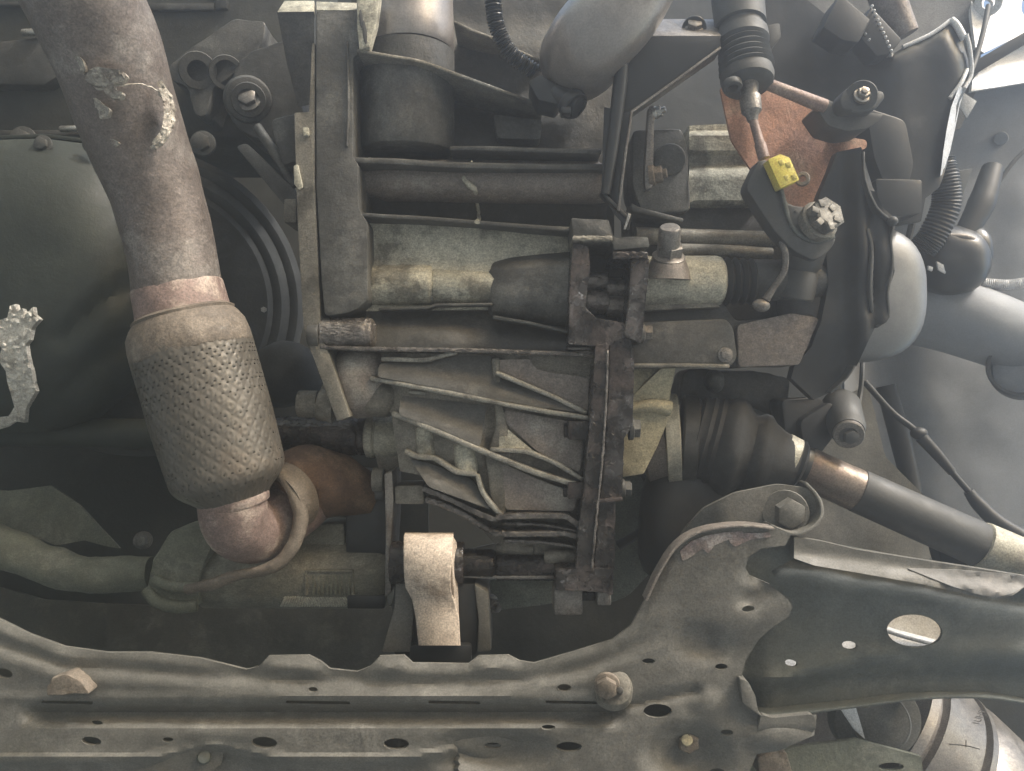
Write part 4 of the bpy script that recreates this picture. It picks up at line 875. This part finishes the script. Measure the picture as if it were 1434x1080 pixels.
B().tube([(1284, 270, 170), (1280, 300, 170), (1272, 336, 176)], 5, 8).obj('stay', grey_rub, r)
r = root('track_rod_joint', 'glossy dark ball joint housing with bright glints right of the dome cover', 'ball joint', (1340, 360, 230))
B().ball((1326, 366, 250), 52, 48, 50, 4, 40, 2.4).obj('housing', black_pl, r)
B().ball((1362, 352, 240), 24, 36, 30, 3, 60).obj('side_shell', black_pl, r)
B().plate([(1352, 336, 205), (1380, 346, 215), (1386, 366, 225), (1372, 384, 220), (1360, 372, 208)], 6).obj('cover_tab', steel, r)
B().plate([(1312, 366, 196), (1328, 374, 196), (1324, 384, 198), (1314, 378, 196)], 4).plate([(1300, 372, 200), (1307, 374, 200), (1306, 380, 200), (1300, 378, 200)], 4).obj('glint_plate', white_pt, r)  # small white plates stand in for glints on the glossy housing
B().tube([(1330, 332, 205), (1356, 334, 200), (1378, 350, 210)], 6, 10).obj('rim', steel_dull, r)
o = B().tube([(1374, 396, 260), (1410, 399, 256), (1445, 394, 256), (1500, 384, 250)], 7, 12, 40, lambda f: 1 + .12 * math.sin(f * 240)).obj('corrugated_pipe', white_pt); tag(o, 'pale corrugated thin pipe at the right edge above the tapered arm', 'pipe')
r = root('tie_rod', 'tapered blue grey rod with bright upper edge running off the right edge', 'rod', (1380, 460, 250))
B().tube([(1262, 420, 330), (1330, 440, 300), (1400, 466, 270), (1500, 506, 250)], [58, 54, 50, 46], 30, 8).obj('body', blue_grey, r)
B().ring((1430, 512, 210), (1434, 518, 250), 44, 38, 36, 2).obj('end_ring', grey_rub, r)
B().cyl((1434, 518, 226), (1436, 522, 260), 39, 39, 3, 32).obj('end_face', blue_grey, r)
B().plate([(1350, 424, 236), (1390, 438, 226), (1412, 456, 226), (1376, 444, 232)], 4).obj('highlight_strip', steel, r)  # steel strip laid on as the rod's bright highlight

# ================================================================ driveshaft
r = root('driveshaft', 'driveshaft with ribbed rubber boot, dark sleeve and cream outer end, right', 'driveshaft', (1120, 650, 60))
B().lathe((900, 622, 130), (936, 618, 120), [(0, 44), (.2, 60), (1, 62)], 40).obj('inner_joint', pink_cast, r)
B().lathe((932, 619, 116), (953, 618, 112), [(0, 62), (.06, 67), (.9, 67), (1, 62)], 48).obj('cream_ring', cream, r)
B().lathe((952, 618, 112), (978, 620, 108), [(0, 63), (.1, 66), (.8, 66), (1, 60)], 48, 1, 80).obj('joint_band', cast_black, r)
pr = [(0, 58), (.03, 62), (.07, 60), (.11, 64), (.15, 61), (.19, 66), (.23, 63), (.30, 71), (.38, 73), (.44, 66), (.50, 56), (.54, 53), (.60, 59), (.66, 59), (.72, 50), (.76, 47), (.82, 42), (.88, 40), (.94, 36), (1, 33)]
B().lathe((972, 614, 106), (1118, 652, 70), pr, 56, 3, 40).obj('boot', dusty_boot, r, 60)
B().lathe((1092, 640, 76), (1112, 649, 72), [(0, 32), (.08, 36), (.92, 35), (1, 31)], 36).obj('boot_clamp', cream, r)
B().lathe((1112, 649, 72), (1128, 655, 70), [(0, 32), (.3, 36), (.6, 30), (1, 30)], 30, 2, 100).obj('seal_lip', black_pl, r)
B().lathe((1126, 654, 70), (1207, 690, 58), [(0, 27), (.08, 30), (.72, 29.5), (.74, 30), (1, 30)], 36).obj('bright_journal', brass, r)
B().lathe((1200, 686.5, 58), (1374, 764, 40), [(0, 30.5), (.01, 31), (.99, 32), (1, 31)], 36, .5, 40).obj('dark_sleeve', grey_rub, r)
B().lathe((1370, 762, 40), (1480, 812, 30), [(0, 31), (.02, 34), (.3, 35), (1, 36)], 36, 1, 50).obj('cream_end', cream, r)
B().ball((1400, 772, 8), 4, 4, 3).obj('rust_spot', rust, r)
B().prism(rnd([(1314, 770), (1352, 762), (1362, 788), (1352, 800), (1320, 792)], 4), 60, 90, 3).obj('damper_tab', black_rub, r)
r = root('bolted_bush', 'small cylindrical grey bush with a bolt in its end above the driveshaft', 'bush', (1185, 595, 60))
B().lathe((1176, 566, 110), (1188, 606, 40), [(0, 24), (.1, 27), (.85, 25), (.9, 22), (1, 22)], 30).obj('sleeve', grey_rub, r)
B().ring((1188, 606, 40), (1189, 610, 32), 21, 12).obj('washer', steel_dull, r); B().hexa((1189, 609, 36), D(.1, .45, -.9), 11, 10, 1.3).obj('bolt', grey_rub, r)
B().prism(rnd([(1120, 590), (1164, 562), (1176, 580), (1168, 612), (1146, 640), (1128, 636)], 8), 70, 110, 4).obj('fork', black_rub, r)
b = B().tube([(1208, 505, 180), (1206, 540, 150), (1200, 580, 120)], 3.5, 8); o = b.obj('thin_pipe', grey_rub); tag(o, 'thin upright pipe below the dome cover leading to the bolted bush', 'pipe')
r = root('brake_cable', 'black sensor cable with rubber grommets sweeping down to the right edge', 'cable', (1330, 660, 180))
B().tube([(1210, 534, 200), (1250, 578, 192), (1285, 606, 184), (1332, 660, 170), (1362, 694, 160), (1400, 732, 150), (1470, 772, 140)], 4.5, 10, 7).obj('wire', black_rub, r)
B().ball((1287, 607, 183), 12, 9, 10).tube([(1290, 612, 182), (1312, 636, 176), (1334, 662, 169)], [9, 8, 6], 12, 5).obj('grommet', black_rub, r)
B().tube([(1356, 688, 162), (1372, 708, 158), (1404, 736, 149), (1470, 772, 139)], [7, 10, 11, 11], 14, 6).obj('sleeve', black_rub, r)
o = B().tube([(1240, 540, 330), (1262, 620, 320), (1280, 700, 300), (1298, 800, 280)], [13, 14, 12, 11], 14, 6).obj('dark_strut', black_rub); tag(o, 'dark strut standing behind the driveshaft in front of the liner', 'strut')
o = B().sheet([(1090, 600), (1215, 540), (1240, 640), (1400, 800), (1420, 830), (1120, 790), (1110, 700)], lambda x, y: 230 + .2 * (x - 1100), (), 20, 6, noise_amp=6).obj('knuckle_shield', frame_mat); tag(o, 'grey brown shield plate below the driveshaft', 'shield')

# panel and hose between gearbox and subframe
o = B().sheet(rnd([(846, 640), (985, 640), (960, 690), (930, 740), (922, 790), (880, 835), (840, 850)], 10), lambda x, y: 210 - .1 * (y - 640) + 14 * sst((x - 905) / 20), (), 12, 8, noise_amp=6).obj('steering_shield', green_grey); tag(o, 'grey green panel between gearbox flange and black bush housing', 'panel')
o = B().tube([(898, 660, 150), (912, 684, 140), (916, 712, 140), (900, 742, 150), (866, 764, 160)], [5, 6, 6, 6, 7], 12).obj('vent_hose', black_rub); tag(o, 'short curved black hose on the grey green panel', 'hose')

# ================================================================ crossmember
r = root('crossmember', 'long dusty grey pressed steel crossmember along the bottom with holes and slots', 'crossmember', (500, 1000, -90))
out = [(-90, 838), (0, 868), (40, 888), (90, 906), (150, 914), (210, 914), (280, 922), (345, 938), (362, 934), (376, 919), (432, 918), (448, 926), (462, 937), (500, 941), (518, 934), (532, 919), (566, 918), (578, 929), (656, 930), (670, 919), (712, 918), (728, 926), (748, 929), (800, 914), (858, 896), (884, 876), (900, 846), (918, 806), (932, 776), (958, 752), (1000, 737), (1045, 734), (1084, 737), (1108, 748), (1100, 764), (1066, 768), (1048, 780), (1044, 796), (1050, 806), (1078, 818), (1104, 840), (1110, 850), (1104, 864), (1082, 878), (1056, 902), (1044, 924), (1038, 950), (1048, 984), (1072, 1006), (1100, 1014), (1144, 1002), (1140, 1030), (1090, 1052), (1060, 1056), (1030, 1130), (-90, 1130)]
holes = [ell(5, 943, 13, 7, 14, .2), ell(135, 1013, 9, 4, 10), ell(128, 1038, 14, 6, 14, .1), ell(235, 1036, 8, 3.5, 10), ell(370, 1040, 18, 8, 16, .05), ell(555, 1042, 18, 8, 16), ell(690, 1039, 12, 4, 12), ell(438, 966, 7, 4, 10), ell(790, 963, 10, 5, 12), ell(768, 1019, 10, 4, 12), ell(797, 1046, 18, 7, 16), ell(921, 996, 20, 10, 18), ell(908, 926, 9, 4, 12), ell(1010, 934, 9, 4.5, 12), ell(1048, 853, 9, 5, 12, -.1), ell(1018, 1026, 9, 4.5, 12), ell(1004, 1082, 12, 6, 12)]
for x0, x1 in ((400, 490), (600, 672), (764, 836), (58, 130)): holes.append([(x0, 981), (x1, 982.5), (x1, 986.5), (x0, 985)])
def cz(x, y):
    z = -92
    # rolled front edge, groove behind the lip, long step, lower flat and wavy hem
    top = segdist(x, y, out[:29])
    z += 6 * sst((20 - top) / 20) ** 1.3
    gl = [(-90, 872), (0, 900), (90, 932), (180, 936), (300, 946), (420, 952), (600, 956), (740, 950), (820, 934), (880, 910), (925, 880)]
    dg = segdist(x, y, gl)
    side = sst((x + 90) / 40) * sst((940 - x) / 60)
    z += 5 * math.exp(-(dg / 11) ** 2) * side
    z -= 3 * math.exp(-((dg - 18) / 12) ** 2) * side
    fx = sst((x - 20) / 50) * sst((885 - x) / 40)
    z += (20 * sst((y - 983) / 15) - 24 * sst((y - 997) / 26)) * fx - 4 * sst((y - 984) / 60) * (1 - fx)
    z -= 3 * math.exp(-((y - 977) / 4) ** 2) * sst((900 - x) / 40)
    # ridge running from the step up to the right
    d = segdist(x, y, [(858, 992), (905, 982), (972, 968)]); z += 7 * math.exp(-(d / 8) ** 2)
    # bolt wells and hem hollows
    for cx_, cy_, rx, ry, a in ((962, 1058, 62, 44, 26), (300, 1075, 75, 40, 16), (690, 1052, 86, 32, 18), (980, 900, 40, 28, 6), (1095, 1030, 60, 26, -10), (995, 985, 30, 20, -5)):
        z += a * sst(1.25 - math.hypot((x - cx_) / rx, (y - cy_) / ry))
    hem = 1060 + (-18 * math.exp(-((x - 300) / 60) ** 2)) - 22 * math.exp(-((x - 700) / 90) ** 2)
    if x < 640: z -= 5 * math.exp(-((y - hem - 2) / 5) ** 2); z += 9 * sst((y - hem - 4) / 18)
    # raised right wing with turned up flange
    z -= 6 * sst((x - 930) / 80) * sst((930 - y) / 80)
    z += 14 * math.exp(-(segdist(x, y, [(1058, 806), (1070, 822), (1050, 840)]) / 14) ** 2)
    z += 9 * math.exp(-((math.hypot((x - 1000) / 40, (y - 905) / 22))) ** 2)
    return z
B().sheet(out, cz, holes, 6.5, 5, noise_amp=1.2).obj('pressed_panel', frame_mat, r)
B().sheet([(-90, 880), (60, 922), (300, 950), (520, 956), (800, 945), (900, 905), (1000, 780), (1060, 760), (1090, 860), (1030, 940), (1040, 1130), (-90, 1130)], lambda x, y: -40, (), 40, 6).obj('inner_panel', dark_bg, r)
for cr in ([(952, 772), (968, 758), (990, 750), (1012, 746), (1040, 744), (1044, 750), (1020, 756), (1000, 764), (992, 776), (984, 768), (968, 780), (956, 786)], [(1020, 748), (1078, 746), (1080, 752), (1050, 756), (1030, 766), (1022, 760)]):
    B().sheet(rnd(cr, 3, 2), lambda x, y: cz(x, y) - 1.5 - 1.2 * noise.noise(Vector((x * .15, y * .15, 4))), (), 5, 3).obj('worn_patch', M('worn_pink_paint', (.24, .175, .165), (.15, .125, .115), (.34, .30, .28), (.6, .85), 0, 90, 60, .45), r)
b = B(); b.rib([(905, 842, -106), (925, 800, -106), (950, 764, -106), (985, 744, -106), (1040, 737, -108), (1085, 741, -108)], -106, -80, 4, 1.5, 4); b.obj('turned_flange', pink_cast, r)
B().cyl((859, 962, -102), (858, 966, -80), 26, 29, 4, 28).rough(1.5, 80).obj('washer', alu_grey, r)
B().hexa((850, 960, -112), D(-.15, .1, -1), 15, 14, 1.2).obj('bolt', rust_dull, r)
B().cyl((868, 967, -122), (868, 968, -100), 5).obj('dowel', cast_black, r)
B().prism(rnd([(66, 962), (78, 948), (92, 944), (112, 954), (126, 972), (66, 974)], 5), -116, -84, 5).rough(3, 90, 2).obj('rusty_bolt', rust_dull, r)
B().hexa((962, 1034, -66), D(0, .12, -1), 15, 16, 1.2).obj('recessed_bolt', rust_dull, r); B().cyl((962, 1036, -84), (962, 1038, -70), 8, 8, 2).obj('bolt_tip', alu_tan, r)
B().prism(rnd([(1040, 985), (1036, 950), (1048, 955), (1058, 975), (1062, 998), (1072, 1008)], 4), -104, -60, 3).obj('edge_tab', frame_mat, r)
B().sheet(rnd([(1066, 1000), (1080, 1006), (1140, 1000), (1144, 1020), (1128, 1036), (1080, 1046), (1060, 1030)], 8), lambda x, y: -104 + 14 * sst((y - 1020) / 20), (), 8, 10).obj('rear_lobe', frame_mat, r)
# second row of brackets under the hem
r = root('rear_bracket', 'small folded grey bracket with a round stud at the bottom edge, left of centre', 'bracket', (290, 1070, -80))
B().sheet([(180, 1076), (230, 1062), (262, 1044), (296, 1036), (314, 1050), (310, 1070), (270, 1100), (180, 1120)], lambda x, y: -86 + 5 * math.sin(x * .05 + y * .07), (), 6, 8, noise_amp=2).obj('fold', frame_mat, r)
B().cyl((286, 1060, -90), (286, 1060, -70), 9, 11, 3).obj('stud', arm_mat, r)
o = B().sheet(rnd([(612, 1090), (616, 1056), (640, 1036), (690, 1030), (744, 1044), (790, 1076), (804, 1130), (612, 1130)], 14, 5), lambda x, y: -84 + 20 * sst((y - 1030) / 60) - 6 * math.exp(-(segdist(x, y, [(640, 1046), (720, 1078), (760, 1130)]) / 12) ** 2), [ell(690, 1044, 12, 4, 12)], 5, 6).obj('tow_bracket', frame_mat); tag(o, 'dark folded bracket at the bottom edge below the middle of the crossmember', 'bracket')
# ================================================================ bush housing of the control arm
r = root('bush_housing', 'curved grey housing cup with a large hex bolt where the control arm mounts', 'bush housing', (1060, 720, -60))
B().sheet(rnd([(942, 776), (958, 742), (985, 712), (1030, 690), (1090, 678), (1134, 684), (1152, 706), (1150, 728), (1124, 748), (1090, 746), (1040, 738), (990, 752)], 8), lambda x, y: -40 + 30 * sst((1020 - x) / 70) - 14 * sst((x - 1120) / 30), (), 9, 8, noise_amp=3).obj('cup', frame_mat, r)
b = B(); b.rib([(1128, 676, -44), (1146, 696, -60), (1152, 718, -68), (1140, 738, -74), (1116, 748, -78), (1096, 744, -80), (1082, 738, -80)], -60, -20, 5, 1.8, 4); b.obj('cup_lip', frame_mat, r)
B().ring((1100, 718, -50), (1100, 718, -36), 32, 14).obj('washer', frame_mat, r)
B().hexa((1102, 716, -50), D(.1, .15, -1), 21, 18, 0).obj('bolt', frame_mat, r)
o = B().ball((985, 735, 120), 88, 92, 60, 14, 14, 3.2).obj('rubber_bush', black_rub); tag(o, 'large black rubber bush in shadow behind the curved housing cup', 'bush')
# ================================================================ control arm
r = root('control_arm', 'wide grey green pressed control arm with a large oval hole, lower right', 'control arm', (1260, 890, -40))
out = [(1056, 770), (1110, 752), (1180, 764), (1300, 786), (1500, 820), (1500, 1000), (1434, 984), (1370, 976), (1290, 978), (1190, 990), (1080, 1006), (1048, 990), (1020, 930), (1050, 860), (1040, 800)]
holes = [ell(1281, 884, 39, 23, 28, .08), ell(1190, 904, 11, 6, 12, .2), ell(1108, 929, 9, 5, 12, .3)]
def az(x, y):
    z = -52 + 20 * sst((y - 860) / 80) * 0
    up = segdist(x, y, [(1056, 786), (1110, 784), (1180, 796), (1280, 812), (1400, 834), (1500, 856)])
    z += 12 * math.exp(-(up / 12) ** 2)
    d = segdist(x, y, [(1060, 960), (1120, 942), (1200, 918), (1280, 912), (1380, 914), (1500, 920)])
    z -= 7 * math.exp(-(d / 14) ** 2)
    yy = 950 - 20 * sst((x - 1060) / 200)
    z += 12 * sst((y - yy) / 16)
    z -= 10 * sst((math.hypot((x - 1281) / 39, (y - 884) / 23) - 1.35) / -.4) * .5
    z += 14 * sst((1080 - x) / 40)
    return z
B().sheet(out, az, holes, 10, 5, noise_amp=3).obj('pressed_web', arm_mat, r)
fl = [(1112, 752), (1150, 758), (1200, 770), (1300, 786), (1380, 798), (1500, 818), (1500, 832), (1434, 823), (1418, 834), (1392, 840), (1362, 834), (1290, 818), (1200, 802), (1140, 792), (1112, 782)]
B().sheet(fl, lambda x, y: -76 - 14 * sst((y - 770 - (x - 1112) * .14) / 22) + 2.5 * noise.noise(Vector((x * .09, y * .12, 0))) * sst((x - 1280) / 60), (), 7, 14, noise_amp=.8).obj('top_flange', frame_mat, r)
B().sheet(rnd([(1270, 796), (1340, 798), (1400, 803), (1500, 819), (1500, 830), (1434, 822), (1416, 832), (1392, 837), (1364, 831), (1330, 820), (1300, 808)], 4), lambda x, y: -78 - 14 * sst((y - 770 - (x - 1112) * .14) / 22) + 2.5 * noise.noise(Vector((x * .09, y * .12, 0))) * sst((x - 1280) / 60) - 1.2 * abs(noise.noise(Vector((x * .12, y * .16, 3)))), (), 5, 3).obj('flaked_paint', arm_light, r)
b = B(); b.rib([(1060, 1006, -66), (1120, 1000, -64), (1200, 990, -60), (1290, 979, -58), (1370, 977, -58), (1434, 985, -58), (1500, 1000, -58)], -62, -20, 4, 1.4, 4); b.obj('lower_edge', arm_mat, r)
B().sheet([(1040, 776), (1066, 768), (1100, 764), (1112, 782), (1080, 800), (1100, 836), (1112, 846), (1100, 868), (1066, 890), (1046, 924), (1034, 950), (1024, 900), (1030, 820)], lambda x, y: -60, (), 10, 8).obj('root_web', arm_mat, r)
B().sheet([(1080, 840), (1340, 840), (1340, 950), (1080, 950)], lambda x, y: 30 - .5 * (y - 890), (), 20, 4).obj('lit_inner_skin', white_pt, r)  # white paint stands in for the light seen through the holes
B().rib([(1235, 882, -6), (1270, 893, -6), (1330, 908, -6)], -6, 20, 6).obj('inner_rod', white_pt, r)
# things behind the arm
r = root('muffler', 'pale metal muffler shell with seams and stamped marks, bottom right corner', 'muffler', (1380, 1030, 20))
MA0, MA1 = (1180, 1013, 230), (1347, 1175, 230)
B().lathe(MA0, MA1, [(0, 130), (0, 146), (.055, 148), (.06, 141), (.10, 141), (.105, 152), (.375, 152), (.385, 142), (.41, 142), (.415, 155), (.455, 155), (.46, 144), (.5, 147), (.57, 156), (.9, 157), (1, 130)], 110).obj('shell', shield_al, r)
def mufz(x, y):
    a, c = P(*MA0), P(*MA1); ax = (c - a).normalized()
    for z in range(-80, 240):
        p = P(x, y, z) - a
        if (p - ax * p.dot(ax)).length < L(152, 230): return z
    return 230
def stamp(txt, x0, y0, h):
    """flat lettering laid on the shell, running up along the seam"""
    cu = bpy.data.curves.new('t', 'FONT'); cu.body = txt; cu.size = 1; ob = bpy.data.objects.new('t', cu); COL.objects.link(ob)
    bpy.context.view_layer.update(); me = ob.evaluated_get(bpy.context.evaluated_depsgraph_get()).to_mesh()
    t = bmesh.new(); t.from_mesh(me); ob.to_mesh_clear(); bpy.data.objects.remove(ob)
    for v in t.verts:
        px = x0 + v.co.x * h * .27 - v.co.y * h * .97; py = y0 - v.co.x * h * .55 - v.co.y * h * .2
        v.co = P(px, py, mufz(px, py) - 2)
    b = B(); b.take(t); return b
stamp('1UH91 1 L', 1371, 1016, 15).obj('stamped_text', ink, r)
B().tube([(1330, 1042, mufz(1330, 1042) - 1.5), (1352, 1044, mufz(1352, 1044) - 1.5), (1372, 1049, mufz(1372, 1049) - 1)], .6, 6, 4).tube([(1353, 1037, mufz(1353, 1037) - 1.5), (1353, 1046, mufz(1353, 1046) - 1)], .5, 6, 3).obj('marker_cross', ink, r)
o = B().plate([(1176, 992, 40), (1198, 988, 40), (1212, 1036, 44), (1196, 1022, 42)], 4).obj('white_tab', white_pt); tag(o, 'white pointed tab showing under the lower edge of the control arm', 'tab')
r = root('backing_plate', 'grey round backing plate behind the control arm', 'backing plate', (1230, 1010, 80))
B().prism(ell(1230, 1012, 62, 56, 40), 60, 90, 4).obj('disc', frame_mat, r)
B().ring((1232, 1010, 52), (1232, 1010, 62), 40, 37, 40).obj('disc_ring', frame_mat, r)
o = B().sheet([(1050, 1060), (1120, 1046), (1200, 1036), (1290, 1060), (1300, 1140), (1040, 1140)], lambda x, y: 10 + .2 * (1080 - y), [ell(1248, 1074, 18, 6, 14)], 12, 8, noise_amp=4).obj('floor_bracket', olive); tag(o, 'olive bracket at the bottom edge below the control arm', 'bracket')
o = B().prism(rnd([(1060, 1062), (1082, 1050), (1102, 1054), (1110, 1084), (1064, 1090)], 6), -20, 20, 5).rough(2, 80, 2).obj('rusty_nut', rust_dull); tag(o, 'rusty lump at the bottom edge right of the crossmember', 'nut')
o = B().sheet([(1120, 940), (1300, 900), (1700, 840), (1700, 1240), (1120, 1240)], lambda x, y: 330, (), 40, 8).obj('floor_panel', dark_bg); tag(o, 'dark floor panel behind the muffler and the control arm', 'panel')

bpy.context.view_layer.update()
for o in list(scene.objects):
    if o.parent is None and o.name not in ('ground', 'camera', 'sun'): o.matrix_world = LEAN @ o.matrix_world
# ================================================================ the air: thin haze added for the lens's veiling glare, lit from the open corner
b = B(); t = bmesh.new(); bmesh.ops.create_cube(t, size=1)
bmesh.ops.scale(t, vec=(2.8, 3.5, 3.6), verts=t.verts[:]); bmesh.ops.translate(t, vec=(.3, -.6, .75), verts=t.verts[:]); b.take(t)
hm = bpy.data.materials.new('glare_haze'); hm.use_nodes = True; hn = hm.node_tree
hn.nodes.remove(hn.nodes['Principled BSDF']); pv = hn.nodes.new('ShaderNodeVolumePrincipled')
pv.inputs['Density'].default_value = HAZE; pv.inputs['Color'].default_value = (.93, .95, .97, 1); pv.inputs['Anisotropy'].default_value = .78
hn.links.new(pv.outputs[0], hn.nodes['Material Output'].inputs['Volume'])
o = b.obj('haze', hm); o['kind'] = 'stuff'
